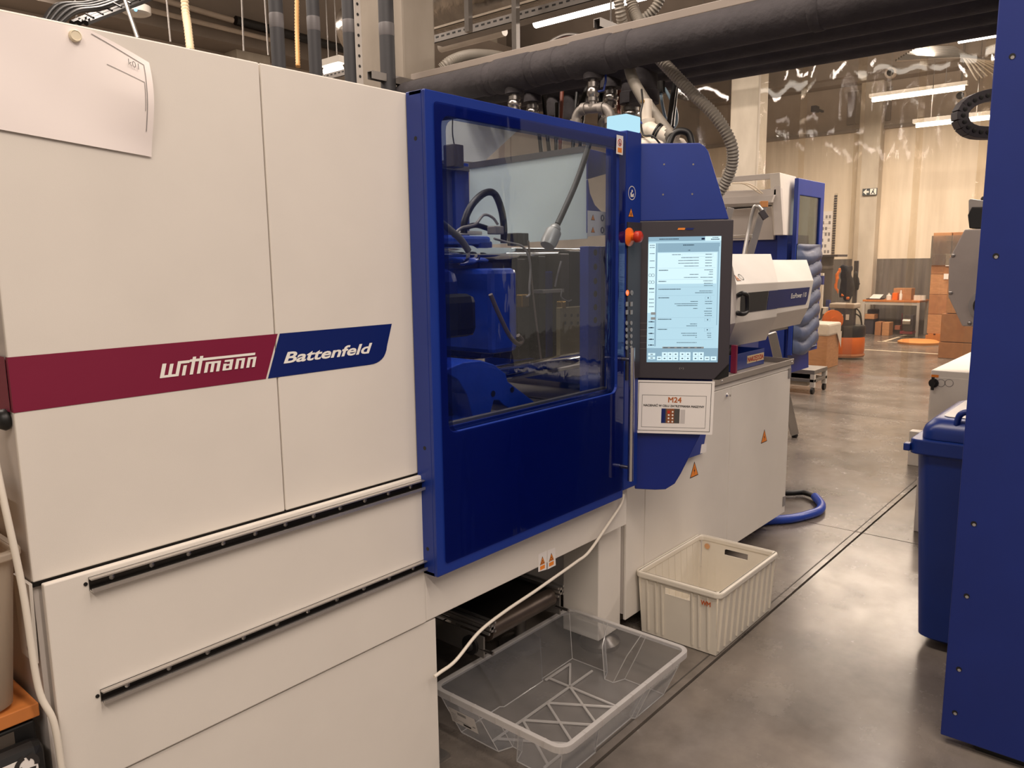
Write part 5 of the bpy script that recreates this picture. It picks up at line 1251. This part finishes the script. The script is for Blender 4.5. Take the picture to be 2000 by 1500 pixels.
# cable drag chain
dc = thing('cable_chain', 'black cable drag chain loop left of the tall blue side', 'cable chain', atd(1880, 225, 3.9))
cp2 = catmull([atd(x, y, 3.9) for x, y in ((1955, 184), (1930, 187), (1905, 194), (1885, 206), (1874, 224), (1878, 243), (1893, 256), (1915, 260), (1955, 260))], 4)
nn = len(cp2); side = Vector((cy, sy, 0))
chain = resample(cp2, .034)
for a, b in zip(chain, chain[1:]):
    d = (b-a).normalized(); s = d.cross(side).normalized()*.029; e = d*.004
    m = MB(); q = [a-e-s, b+e-s, b+e+s, a-e+s]
    m.add([p-side*.03 for p in q]+[p+side*.03 for p in q], [(0, 1, 2, 3), (7, 6, 5, 4), (0, 4, 5, 1), (1, 5, 6, 2), (2, 6, 7, 3), (3, 7, 4, 0)])
    lk = m.build('chain_link', DARK, dc, .002)
    MB().lathe((a+b)/2-side*.03, -side, [(0, .011), (.003, .011), (.004, .006)], 10).build('link_pin', BLACK, lk)

# ================================================================ SECOND MACHINE IN THE ROW
bm = thing('injection_moulding_machine', 'second cream and blue moulding machine standing behind the cream injection guard', 'machine', (8.2, 3.4, 0))
x2 = 7.6; F9 = FX(x2); y2 = on(0, x2, 1523, 400).y
def P9(*p): return [F9.px(*q) for q in p]
# end hood with opening
hood_o = P9((1380, 349), (1523, 337), (1530, 459), (1513, 459), (1509, 397), (1380, 405))
q = hood_o
m = MB(); F9f = F9
op = P9((1402, 358), (1514, 348), (1514, 369), (1402, 374))
# build frame pieces: top bar, right post, lower bar
m.prism(F9, P9((1370, 350), (1523, 337), (1523, 348), (1370, 360)), -.05, 0)
m.prism(F9, P9((1514, 347), (1523, 346), (1530, 459), (1513, 459), (1509, 395)), -.05, 0)
m.prism(F9, P9((1370, 375), (1516, 369), (1516, 381), (1370, 388)), -.05, 0)
m.prism(F9, P9((1370, 388), (1516, 381), (1511, 396), (1370, 402)), -.05, .06)
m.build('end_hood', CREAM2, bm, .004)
zt2 = F9.px(1523, 337)[1]
FS = FY(y2)
sp_ = [FS.px(*p) for p in ((1523, 337), (1555, 345), (1553, 460), (1530, 459))]
MB().prism(FS, sp_, -.1, 0).build('hood_side', CREAM, bm, .004)
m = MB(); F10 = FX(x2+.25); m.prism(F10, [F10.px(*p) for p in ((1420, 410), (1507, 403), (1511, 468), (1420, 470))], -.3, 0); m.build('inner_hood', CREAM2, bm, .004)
m = MB(); F11 = FX(x2+.1); m.prism(F11, [F11.px(*p) for p in ((1400, 396), (1508, 391), (1508, 400), (1400, 406))], -.05, 0); m.build('hood_rail', ALU, bm)
m = MB(); F12 = FX(x2+.35); m.prism(F12, [F12.px(*p) for p in ((1400, 402), (1508, 396), (1508, 410), (1400, 412))], -.05, 0); m.build('dark_gap', DKMETAL, bm)
F13 = FX(x2+.3)
m = MB(); m.prism(F13, [F13.px(*p) for p in ((1400, 468), (1538, 458), (1538, 730), (1400, 760))], -.6, 0); m.build('blue_end_body', BLUED, bm)
y3 = on(0, x2+.3, 1538, 560).y
m = MB(); FS2 = FY(y3-.0); m.prism(FS2, [FS2.px(*p) for p in ((1538, 458), (1556, 461), (1550, 695), (1530, 700))], -.1, 0); m.build('blue_post', BLUE, bm)
m = MB(); a, b = FS2.px(1548, 487); wk = warn(bm, FS2, a, b-.03, .07, 'bars')
m = MB(); F14 = FX(x2+.5); m.prism(F14, [F14.px(*p) for p in ((1455, 374), (1514, 368), (1514, 376), (1455, 380))], -.02, 0); m.build('blue_strip', BLUE, bm)
for k in range(2):
    MB().tube(catmull([atd(1430, 358, 7.6), atd(1455+k*10, 360, 7.6), atd(1485+k*5, 378, 7.6)]), .006, 6).build('air_tube', mat('cream_tube', '#d8c8b0', .5), bm)
# big door on the front side
ydr = y2-.08; FDo = FY(ydr)
dq = [FDo.px(*p) for p in ((1556, 346), (1610, 358), (1597, 682), (1549, 692))]
xa = (dq[0][0]+dq[3][0])/2; xb = (dq[1][0]+dq[2][0])/2; z1 = (dq[0][1]+dq[1][1])/2; z0 = (dq[2][1]+dq[3][1])/2
dr = MB().ring(FDo, [(xa, z0), (xb, z0), (xb, z1), (xa, z1)], [(xa+.05, z0+.05), (xb-.1, z0+.05), (xb-.1, z1-.16), (xa+.05, z1-.16)], -.04, 0).build('guard_door', BLUE, bm, .004)
MB().box(xa+.05, ydr+.015, z0+.05, xb-.09, ydr+.02, z1-.15).build('door_pane', GLASS2, dr)
MB().box(x2+.35, ydr+.3, .05, x2+.5, ydr+1.3, .9).build('lower_body', BLUED, bm)
# bulging sheet shaped after the puffy reflection in the door glass
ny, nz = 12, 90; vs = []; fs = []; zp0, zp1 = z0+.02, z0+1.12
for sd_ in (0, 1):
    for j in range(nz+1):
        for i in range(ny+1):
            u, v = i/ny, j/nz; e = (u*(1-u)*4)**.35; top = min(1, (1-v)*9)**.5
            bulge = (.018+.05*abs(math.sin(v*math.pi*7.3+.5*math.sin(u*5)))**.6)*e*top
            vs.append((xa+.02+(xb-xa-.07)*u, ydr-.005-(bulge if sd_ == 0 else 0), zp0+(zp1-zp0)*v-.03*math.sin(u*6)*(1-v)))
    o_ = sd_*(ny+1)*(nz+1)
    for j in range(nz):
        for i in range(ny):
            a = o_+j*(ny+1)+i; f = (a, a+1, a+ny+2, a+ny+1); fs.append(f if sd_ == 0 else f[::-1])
tag(MB().add(vs, fs, True).build('puffy_reflection_sheet', mat('slate_blue_reflection', '#424c66', .4, var=.2, scale=9, bump=.2, bscale=12)), 'puffy slate-blue sheet for the reflection in the far blue door glass', 'reflection sheet')
# support strut, scale stand left under the guard
bl = thing('cardboard_bin', 'tall cardboard box with white liner bag behind the blue door', 'box', (11.75, 4.15, 0))
xq, yq = 11.6, 3.86
xr = on(1, yq, 1629, 700).x; F15 = FX(xq); yl2 = on(0, xq, 1520, 650).y; yr = on(0, xq, 1614, 700).y
zt3 = F15.px(1614, 645)[1]
MB().box(xq, yr, 0, xr+.1, yl2, zt3).build('box_walls', CARD, bl, .005)
m = MB(); m.box(xq-.02, yr-.02, zt3-.09, xr+.12, yl2+.01, zt3+.09); m.build('liner_bag', mat('white_liner_bag', '#d9d0c4', .5, bump=.5, bscale=20), bl, .03)
m = MB(); m.add([(xr-.1, yr-.025, zt3-.05), (xr+.12, yr-.025, zt3-.05), (xr+.1, yr-.03, zt3-.3)], [(0, 1, 2)]); m.build('bag_corner', mat('white_liner_bag', '#d9d0c4', .5), bl)
# trolley
tr = thing('low_trolley', 'low grey steel trolley standing beyond the cabinet corner', 'trolley', (9.3, 3.6, 0))
tx, ty = 9.3, 3.2
zt4 = on(0, tx, 1570, 722).z
MB().box(tx, ty, zt4-.05, tx+.45, ty+.9, zt4).build('top_shelf', GALV, tr, .004)
MB().box(tx, ty, .14, tx+.45, ty+.9, .18).build('bottom_shelf', GALV, tr, .004)
for (x, y) in ((tx, ty), (tx+.4, ty), (tx, ty+.85), (tx+.4, ty+.85)):
    MB().box(x, y, .08, x+.05, y+.05, zt4-.05).build('leg', mat('light_grey_frame', '#b9b2a8', .5), tr)
    c_ = MB().cyl((x+.025, y+.01, .04), (x+.025, y+.04, .04), .04, 14).build('caster', BLACK, tr)
MB().box(tx+.05, ty+.1, .18, tx+.4, ty+.8, zt4-.2).build('stored_panel', mat('beige_panel', '#b7a993', .6), tr)
# orange pallet truck / stacker
ft = thing('electric_stacker', 'orange and black electric stacker truck with jackets on its mast', 'truck', (13.2, 4.1, 0))
cx_, cy_ = 13.2, 4.1
def ft_p(px, py, d=12.6): return atd(px, py, d)
def cyl_at(px, r, z0, z1, name, mt, bev=0, off=0, d=12.6):
    c = atd(px, 600, d); return MB().lathe((c.x+off, c.y, z0), (0, 0, 1), [(0, r*.96), (.03, r), (z1-z0-.03, r), (z1-z0, r*.96)], 28).build(name, mt, ft)
dz = lambda py, d=12.6: 1.6+(507-py)/FPX*d
cyl_at(1652, .32, .03, dz(690), 'bumper_skirt', mat('worn_orange_paint', '#b07046', .6))
cyl_at(1652, .31, dz(690), dz(658), 'orange_hood', FORKO)
cyl_at(1654, .30, dz(658), dz(636), 'black_ring', BLACK)
cyl_at(1650, .15, dz(636), dz(600), 'drive_unit', DARK)
c = ft_p(1650, 598); MB().box(c.x-.16, c.y-.2, c.z-.03, c.x+.16, c.y+.2, c.z+.05).build('battery_lid', mat('light_grey_cover', '#b5a898', .5), ft, .02)
c = ft_p(1625, 625, 12.3); MB().lathe(c, (-cy, -sy, 0), [(0, .16), (.05, .16), (.06, .05), (.08, .05)], 24).build('wheel_disc', FORKO, ft)
c = ft_p(1668, 600); MB().box(c.x-.03, c.y-.03, dz(640), c.x+.03, c.y+.03, dz(512)).build('mast', DARK, ft, .004)
c = ft_p(1658, 604, 12.4)
for (px, w_) in ((1642, 4), (1652, 6)):
    a = ft_p(px, 614, 12.38); b = ft_p(px+w_, 625, 12.38); MB().add([Vector((a.x, a.y, a.z)), Vector((b.x, b.y, a.z)), Vector((b.x, b.y, b.z)), Vector((a.x, a.y, b.z))], [(0, 1, 2, 3)]).build('white_label', PAPER, ft)
for k in range(2): MB().tube(catmull([ft_p(1670, 600+k*12), ft_p(1680, 612+k*8), ft_p(1684, 640)]), .012, 6).build('cable_loop', BLACK, ft)
def blob(parts, name, mt, par=None, lab=None, cat=None):
    m = MB()
    for (px, py, rx, rz, d) in parts:
        c = atd(px, py, d); m.sphere(c, 1, (rx*d/FPX*.7, rx*d/FPX, rz*d/FPX), 14, 8)
    o = m.build(name, mt, par)
    rm = o.modifiers.new('r', 'REMESH'); rm.mode = 'VOXEL'; rm.voxel_size = .03; rm.use_smooth_shade = True
    if lab: tag(o, lab, cat)
    return o
jk = thing('work_jacket', 'dark work jacket with orange lining hanging on the stacker mast', 'jacket', atd(1655, 550, 12.35))
NV = mat('navy_cloth', '#15161d', .95)
blob([(1647, 522, 7, 6, 12.3), (1660, 524, 7, 7, 12.3), (1652, 538, 11, 16, 12.3), (1657, 556, 11, 20, 12.3), (1648, 560, 8, 18, 12.3), (1663, 566, 6, 16, 12.25), (1643, 572, 5, 12, 12.3), (1655, 580, 9, 10, 12.35)], 'jacket_body', NV, jk)
blob([(1640, 528, 3, 8, 12.15), (1635, 541, 4.5, 12, 12.15), (1633, 555, 4, 13, 12.15), (1636, 568, 3, 7, 12.15)], 'orange_lining', mat('orange_cloth', '#e8792a', .8), jk)
blob([(1645, 577, 4, 4, 12.2), (1656, 582, 5, 4, 12.2)], 'orange_cuff', mat('orange_cloth', '#e8792a', .8), jk)
blob([(1671, 545, 6, 17, 12.4), (1674, 555, 6, 14, 12.4), (1672, 533, 5, 5, 12.4)], 'work_jacket', mat('black_cloth', '#1c1c20', .9), None, 'smaller dark jacket hanging right of the orange-lined one', 'jacket')
# dark cylinder stand and blue white dispenser left of truck
c = atd(1611, 560, 13.2)
sw = thing('wrapping_column', 'dark grey round column with pale band left of the jackets', 'column', (c.x, c.y, 0))
MB().cyl((c.x, c.y, 0), (c.x, c.y, 1.6+(507-503)/FPX*13.2), .12, 20).build('column_body', mat('grey_ribbed', '#59514b', .5), sw)
MB().lathe((c.x, c.y, dz(527, 13.2)), (0, 0, 1), [(0, .122), (.005, .13), (.05, .13), (.055, .122)], 20).build('pale_band', GALV, sw)
MB().box(c.x-.3, c.y-.28, dz(504, 13.2), c.x+.2, c.y+.22, dz(500, 13.2)).build('top_plate', DARK, sw)
wd = thing('white_blue_post', 'slim white post with blue band beside the far blue door', 'post', atd(1601, 600, 12.7))
c = atd(1602, 600, 12.7)
MB().box(c.x-.03, c.y-.03, 0, c.x+.03, c.y+.03, dz(535, 12.7)).build('post_body', WPLAST, wd)
MB().box(c.x-.033, c.y-.033, dz(557, 12.7), c.x+.033, c.y+.033, dz(540, 12.7)).build('blue_band', BLUE, wd)
c = atd(1610, 607, 12.75); MB().box(c.x-.05, c.y-.05, c.z-.05, c.x+.05, c.y+.05, c.z+.06).build('switch_box', WPLAST, wd, .005)
MB().tube(catmull([atd(1606, 602, 12.55), atd(1604, 612, 12.55), atd(1603, 622, 12.55), atd(1596, 625, 12.55)]), .015, 6).build('black_hose', BLACK, wd)
c = atd(1617, 600, 13.1); tag(MB().box(c.x-.03, c.y-.03, 0, c.x+.03, c.y+.03, dz(587, 13.1)).build('blue_stand', BLUE, None, .004), 'narrow blue upright left of the orange wheel disc', 'stand')

# ================================================================ FAR WALL ITEMS
FWa = FX(18.1)
wbn = thing('workbench', 'long workbench against the grey far wall with parcels on it', 'workbench', (18, 4.5, 0))
bxa = 17.45; yA = on(0, bxa, 1684, 600).y; yB = on(0, bxa, 1796, 600).y; ztb = 1.6-(588-506)/FPX*(bxa*cy+4.4*sy)
MB().box(bxa, yB, ztb-.04, bxa+.75, yA, ztb).build('worktop', WOOD, wbn, .004)
m = MB(); 
for (x, y) in ((bxa, yA-.05), (bxa, yB), (bxa+.7, yB), (bxa+.7, yA-.05)):
    MB().box(x, y, 0, x+.05, y+.05, ztb-.04).build('leg', mat('light_grey_frame', '#b9b2a8', .5), wbn)
MB().box(bxa+.01, yB, ztb-.1, bxa+.04, yA, ztb-.04).build('apron_rail', mat('light_grey_frame', '#b9b2a8', .5), wbn)
def fbox(px0, px1, py0, py1, x, dx, name, mt, lab, cat, group=None, bev=.006, zbase=None):
    y1 = on(0, x, px0, py1).y; y0 = on(0, x, px1, py1).y; pm = (px0+px1)/2
    zb = on(0, x, pm, py1).z if zbase is None else zbase; zt = on(0, x, pm, py0).z
    return tag(MB().box(x, y0, zb, x+dx, y1, max(zt, zb+.01)).build(name, mt, None, bev), lab, cat, group)
zt_b = ztb
o = fbox(1744, 1779, 563, 585, 17.75, .3, 'cardboard_box', CARD, 'open cardboard box standing on the workbench', 'box', zbase=zt_b)
fbox(1742, 1752, 572, 586, 17.6, .12, 'orange_canister', ORED, 'small orange canister on the workbench in front of the box', 'canister', zbase=zt_b)
p = on(0, 17.6, 1736, 583); tag(MB().lathe((p.x, p.y, zt_b), (0, 0, 1), [(0, .05), (.09, .05), (.11, .02), (.14, .02)], 12).build('white_bottle', WPLAST), 'small white bottle left of the orange canister', 'bottle')
p = on(0, 17.65, 1759, 583); tag(MB().lathe((p.x, p.y, zt_b), (0, 0, 1), [(0, .03), (.12, .03), (.14, .015), (.2, .015)], 12).build('white_bottle', WPLAST), 'slim white bottle right of the orange canister', 'bottle')
for k in range(3):
    p = on(0, 17.7, 1789+k*7.5, 583); tag(MB().cyl((p.x, p.y, zt_b), (p.x, p.y, zt_b+.1), .045, 16).build('tape_roll', WPLAST), ['left white tape roll at the right end of the workbench', 'middle white tape roll at the right end of the workbench', 'rightmost white tape roll on the workbench'][k], 'roll', 'white tape rolls on the workbench')
bd = thing('document_binder', 'open binder with white papers on the left of the workbench', 'binder', on(0, 17.6, 1708, 584))
yb2 = on(0, 17.6, 1693, 583).y; ya2 = on(0, 17.6, 1722, 583).y
m = MB(); m.box(17.55, ya2, zt_b, 17.85, yb2, zt_b+.02); m.build('binder_cover', DARK, bd, .003)
m = MB(); m.add([(17.56, ya2+.03, zt_b+.022), (17.56, yb2-.06, zt_b+.022), (17.84, yb2-.06, zt_b+.1), (17.84, ya2+.03, zt_b+.1)], [(3, 2, 1, 0)]); m.add([(17.56, ya2+.03, zt_b+.02), (17.56, yb2-.06, zt_b+.02), (17.84, yb2-.06, zt_b+.02), (17.84, ya2+.03, zt_b+.02)], [(0, 1, 2, 3)]); m.build('white_papers', PAPER, bd)
tag(MB().box(17.9, on(0, 17.75, 1708, 600).y, 0, 18.15, on(0, 17.75, 1690, 600).y, .5).build('dark_waste_bin', DARK, None, .02), 'dark bin under the left end of the workbench', 'bin')
fbox(1685, 1707, 614, 624, 17.5, .3, 'cardboard_box', CARD, 'flat cardboard box propped under the left of the workbench', 'box', zbase=.32)
tag(MB().box(17.52, on(0, 17.5, 1706, 620).y, 0, 17.75, on(0, 17.5, 1687, 620).y, .32).build('box_stand', DARK, None, .01), 'dark stand carrying the flat cardboard box', 'stand')
fbox(1708, 1720, 629, 650, 17.3, .3, 'cardboard_box', CARD2, 'cardboard box with white tape on the floor under the workbench', 'box', zbase=0)
fbox(1722, 1736, 630, 650, 17.3, .3, 'cardboard_box', CARD, 'plain cardboard box on the floor under the workbench', 'box', zbase=0)
wm_ = thing('wrap_roller', 'stretch film roll on a red hand frame under the workbench', 'roller', on(2, 0, 1768, 648))
x_ = 17.2; Fz = FX(x_)
def fz(px0, py0, px1, py1, dx, name, mt): 
    a0, b0 = Fz.px(px0, py1); a1, b1 = Fz.px(px1, py0); return MB().fbox(Fz, a0, max(b0, 0), a1, b1, -dx, 0).build(name, mt, wm_, .004)
fz(1759, 612, 1762, 651, .05, 'red_post', mat('dark_red_steel', '#7a2633', .5)); fz(1757, 648, 1782, 652, .3, 'red_base', mat('dark_red_steel', '#7a2633', .5)); fz(1747, 636, 1758, 644, .1, 'red_box', mat('brown_red_box', '#8a5038', .6))
fz(1765, 616, 1784, 646, .2, 'dark_frame', DARK)
a, b = Fz.px(1773, 628); MB().cyl(Fz.p(a-.07, b, .06), Fz.p(a+.07, b, .06), .06, 16).build('film_roll', ALU, wm_)
# exit sign
Fe = FX(18.15)
eq = [Fe.px(*p) for p in ((1684, 382), (1713, 381), (1713, 367), (1684, 367.5))]
ea0, eb0 = eq[0]; ea1, eb1 = eq[2]
ex = thing('exit_sign', 'dark emergency exit sign with white arrow on the far pilaster', 'sign', Fe.p((ea0+ea1)/2, eb0))
MB().fbox(Fe, ea0, eb0, ea1, eb1, -.04, 0).build('sign_board', mat('dark_green_sign', '#3a4247', .5), ex)
mid = (ea0+ea1)/2; hh = eb1-eb0; cyy = (eb0+eb1)/2
m = MB(); m.add([Fe.p(ea0+.015, cyy, .002), Fe.p(ea0+.085, cyy-.065, .002), Fe.p(ea0+.085, cyy+.065, .002)], [(0, 1, 2)]); rect(m, Fe, ea0+.08, cyy-.02, mid-.015, cyy+.02, .002); m.build('arrow', WHITEP, ex)
m = MB(); rect(m, Fe, mid+.01, eb0+.01, ea1-.01, eb1-.01, .002); m.build('door_symbol', WHITEP, ex)
m = MB(); disc(m, Fe, mid+.08, eb1-.03, .014, .004, 10); m.add([Fe.p(mid+.05, cyy+.02, .004), Fe.p(mid+.09, cyy+.025, .004), Fe.p(mid+.085, cyy-.015, .004), Fe.p(mid+.12, cyy-.05, .004), Fe.p(mid+.1, cyy-.055, .004), Fe.p(mid+.065, cyy-.02, .004), Fe.p(mid+.04, cyy-.055, .004), Fe.p(mid+.02, cyy-.05, .004), Fe.p(mid+.05, cyy-.01, .004)], [tuple(range(9))]); m.build('running_figure', mat('dark_green_sign', '#3a4247', .5), ex)
# wall chart
Fc = FX(17.9); qa, qb = Fc.px(1605, 470); qc, qd = Fc.px(1628, 412)
wc = thing('wall_chart', 'white wall chart with small grey pictures right of the far blue door', 'poster', Fc.p((qa+qc)/2, qb))
Fc = FX(18.49); qa, qb = Fc.px(1600, 500); qc, qd = Fc.px(1627, 412)
wc.location = Fc.p((qa+qc)/2, qb)
MB().fbox(Fc, qa, qb, qc, qd, 0, .01).build('chart_sheet', PAPER, wc)
m = MB()
for r_ in range(7):
    for k in range(3):
        u = qa+(qc-qa)*(.12+.28*k); v = qb+(qd-qb)*(.06+.13*r_)
        if (r_+k) % 3: rect(m, Fc, u, v, u+(qc-qa)*.18, v+(qd-qb)*.07, .012)
for k in range(4): rect(m, Fc, qa+.03, qb+(qd-qb)*(.52+.1*k), qc-.03, qb+(qd-qb)*(.525+.1*k), .012)
m.build('printed_pictures', GREYINK, wc)
rr_ = thing('perforated_rail', 'dark perforated strip fixed up the far wall beside the chart', 'rail', (18.47, on(0, 18.47, 1629, 450).y, 1.6))
yv = on(0, 18.47, 1629, 450).y
m = MB()
for k in range(26): m.box(18.46, yv-.03, 1.6+k*.055, 18.49, yv+.03, 1.63+k*.055)
m.build('strip_hole', DARK, rr_)['kind'] = 'stuff'
MB().box(18.485, yv-.035, 1.58, 18.495, yv+.035, 3.05).build('rail_strip', mat('pale_strip', '#cdbfa8', .6), rr_)
# camera on wall
wcam = thing('wall_camera', 'small dark camera on the wall behind the clear curtain', 'camera', on(0, 18, 1592, 212)); MB().box(17.9, wcam.location.y-.06, wcam.location.z-.08, 18.1, wcam.location.y+.06, wcam.location.z+.05).build('camera_body', DARK, wcam, .01)
MB().box(18.1, wcam.location.y-.02, wcam.location.z-.02, 18.5, wcam.location.y+.02, wcam.location.z+.02).build('camera_arm', DARK, wcam)
# loudspeaker-ish ring and fans
for (px, py, lab) in ((1741, 143, 'round wall fan high on the far wall left of the curtain seam'), (1877, 188, 'round ceiling fan unit near the cable chain')):
    c = on(0, 17.78, px, py) if px < 1800 else on(0, 17.78, px, py); t = thing('round_fan', lab, 'fan', c)
    if px > 1800: MB().cyl((c.x-.04, c.y, c.z), (c.x-.04, c.y, 6.2), .015, 6).build('hanger', GALV, t)
    m = MB(); m.lathe(c, (-1, 0, 0), [(0, .11), (.08, .11), (.085, .08)], 20); m.build('fan_housing', WALLU, t)
    m = MB(); m.lathe(c+Vector((-.086, 0, 0)), (-1, 0, 0), [(0, .07), (.01, .06)], 20); m.build('fan_grille', DKMETAL, t)
# pallet with tall wrapped stack
pa = thing('pallet', 'wooden pallet under the tall wrapped stack of cartons', 'pallet', (17, 3.2, 0))
px0 = 16.6; yP = on(0, px0, 1808, 650).y; yP0 = on(0, px0, 1860, 650).y-.2
for k in range(5): MB().box(px0, yP0+k*(yP-yP0)/5, .12, px0+1.0, yP0+(k+.7)*(yP-yP0)/5, .145).build('deck_plank', WOOD, pa)
for k in range(3): MB().box(px0+k*.45, yP0, 0, px0+.1+k*.45, yP, .12).build('pallet_bearer', WOOD, pa)
zs_ = [.145, .52, .9, 1.28, 1.66, 2.06]
for k in range(5):
    for j in range(2):
        ym = yP0+(yP-yP0)*(j/2); 
        tag(MB().box(px0+.03, ym+.01, zs_[k]+.001, px0+.9, ym+(yP-yP0)/2-.01, zs_[k+1]-.004).build('carton', CARD if (k+j) % 2 else CARD2, None, .006), ['right', 'left'][j]+' carton of the '+['bottom', 'second', 'third', 'fourth', 'top'][k]+' layer in the tall wrapped stack on the far pallet', 'carton', 'cartons wrapped on the far pallet')
m = MB(); m.box(px0-.004, yP0-.01, 1.45, px0-.002, yP+.01, 2.0); m.box(px0-.002, yP+.008, 1.45, px0+.93, yP+.01, 2.0)
tag(m.build('stretch_wrap', FILM), 'clear stretch film round the top of the far carton stack', 'film')
m = MB(); Fp = FX(px0-.002)
for (px, py, w_, h_) in ((1855, 465, .12, .1), (1853, 508, .1, .22), (1849, 540, .1, .1)):
    a, b = Fp.px(px, py); rect(m, Fp, a-w_/2, b-h_/2, a+w_/2, b+h_/2, 0)
tag(m.build('shipping_label', PAPER), 'white shipping labels stuck on the tall carton stack', 'label')
tag(MB().lathe((16.05, on(0, 16.05, 1795, 655).y, .02), (0, 0, 1), [(-.02, .35), (.02, .36), (.05, .3)], 28).build('orange_turntable', mat('faded_orange', '#cf8a48', .6)), 'low orange disc on the floor beside the pallet', 'turntable')
# nearer stack of boxes
for k, (py0, py1, lab) in enumerate(((500, 611, 'tall upper carton of the nearer stack beside the grey guard'), (613, 667, 'middle carton of the nearer stack beside the grey guard'), (669, 712, 'bottom carton of the nearer stack beside the grey guard'))):
    x = 13.9
    y1 = on(0, x, 1838-k*1.5+ (6 if k == 0 else 0), 650).y; y0 = y1-.7
    zz = [(.64, 1.66), (.245, .635), (0, .24)]
    zt_, zb2 = on(0, x, 1855, py0).z, on(0, x, 1855, py1).z
    zb2 = {0: on(0, x, 1855, 612).z, 1: on(0, x, 1855, 668).z, 2: 0}[k]
    tag(MB().box(x, y0, zb2+.002, x+.6, y1, zt_).build('carton', CARD2 if k else CARD, None, .008), lab, 'carton')

# ================================================================ LEFT END
dk_ = thing('side_table', 'orange beech-topped table at the left end of the machine', 'table', (0, 1.95, 0))
MB().box(-1.2, 1.645, .722, .476, 2.6, .75).build('table_top', WOOD, dk_, .002)
for (x, y) in ((-1.1, 2.5), (.42, 2.5)): MB().box(x, y, 0, x+.04, y+.04, .722).build('leg', DARK, dk_)
bk = thing('black_bin', 'black bin with recycling label under the orange table', 'bin', (.1, 1.8, 0))
MB().box(-.4, 1.66, .02, .468, 2.3, .6).build('bin_body', BLACK, bk, .01)
MB().box(-.4, 1.652, .6, .468, 1.70, .715).build('bin_frame', BLACK, bk, .004)
fb = FY(1.651); MB().fbox(fb, -.38, .655, .43, .708, 0, .001).build('grey_opening', mat('murky_window', '#4d453e', .4), bk)
MB().box(-.4, 1.60, .40, .468, 1.65, .692).build('front_lip', BLACK, bk, .02)
fb = FY(1.5995); lb = MB().prism(fb, rrect(-.3, .5, .45, .674, .02, 4), 0, .001).build('white_label', PAPER, bk)
m = MB()
cxr, czr = fb.px(52, 1494)
czr += .01
for k in range(3):
    t0 = math.radians(90+120*k+12); pts_ = []
    for r_ in (.022, .013):
        seq = [t0+math.radians(75)*i/6 for i in range(7)]
        if r_ == .013: seq = seq[::-1]
        pts_ += [fb.p(cxr+r_*math.cos(t), czr-.01+r_*math.sin(t), .002) for t in seq]
    m.add(pts_, [tuple(range(14))])
    te = t0+math.radians(75); m.add([fb.p(cxr+.027*math.cos(te), czr-.01+.027*math.sin(te), .002), fb.p(cxr+.008*math.cos(te), czr-.01+.008*math.sin(te), .002), fb.p(cxr+.0175*math.cos(te+.6), czr-.01+.0175*math.sin(te+.6), .002)], [(0, 1, 2)])
m.build('recycling_arrows', INK, lb)
def tub(name, x0, y0, x1, y1, z0, z1, lab):
    t = thing(name, lab, 'tub', ((x0+x1)/2, (y0+y1)/2, z0))
    vs = []; n = 24
    hz = [(z0+.002, .03), (z0+.01, .022), (z1-.02, 0), (z1, 0)]
    for z, ins in hz: vs += [(a, b, z) for a, b in rrect(x0+ins, y0+ins, x1-ins, y1-ins, .03, 5)]
    fs = [tuple(range(n-1, -1, -1))]
    for k in range(3): fs += [(k*n+i, k*n+(i+1) % n, (k+1)*n+(i+1) % n, (k+1)*n+i) for i in range(n)]
    o = MB().add(vs, fs, True).build('tub_body', FROST, t); md = o.modifiers.new('t', 'SOLIDIFY'); md.thickness = .003
    MB().ring(Fr((0, 0, 0), (1, 0, 0), (0, 1, 0)), rrect(x0-.012, y0-.014, x1+.012, y1+.012, .04, 5), rrect(x0+.004, y0+.004, x1-.004, y1-.004, .03, 5), z1-.015, z1).build('tub_rim', FROST, t, .003)
tub('plastic_tub', -.25, 1.628, .464, 2.3, .751, 1.075, 'frosted plastic tub standing on the orange table')
tub('plastic_tub', -.28, 1.63, .45, 2.25, 1.078, 1.19, 'smaller frosted tub stacked on top of the first one')
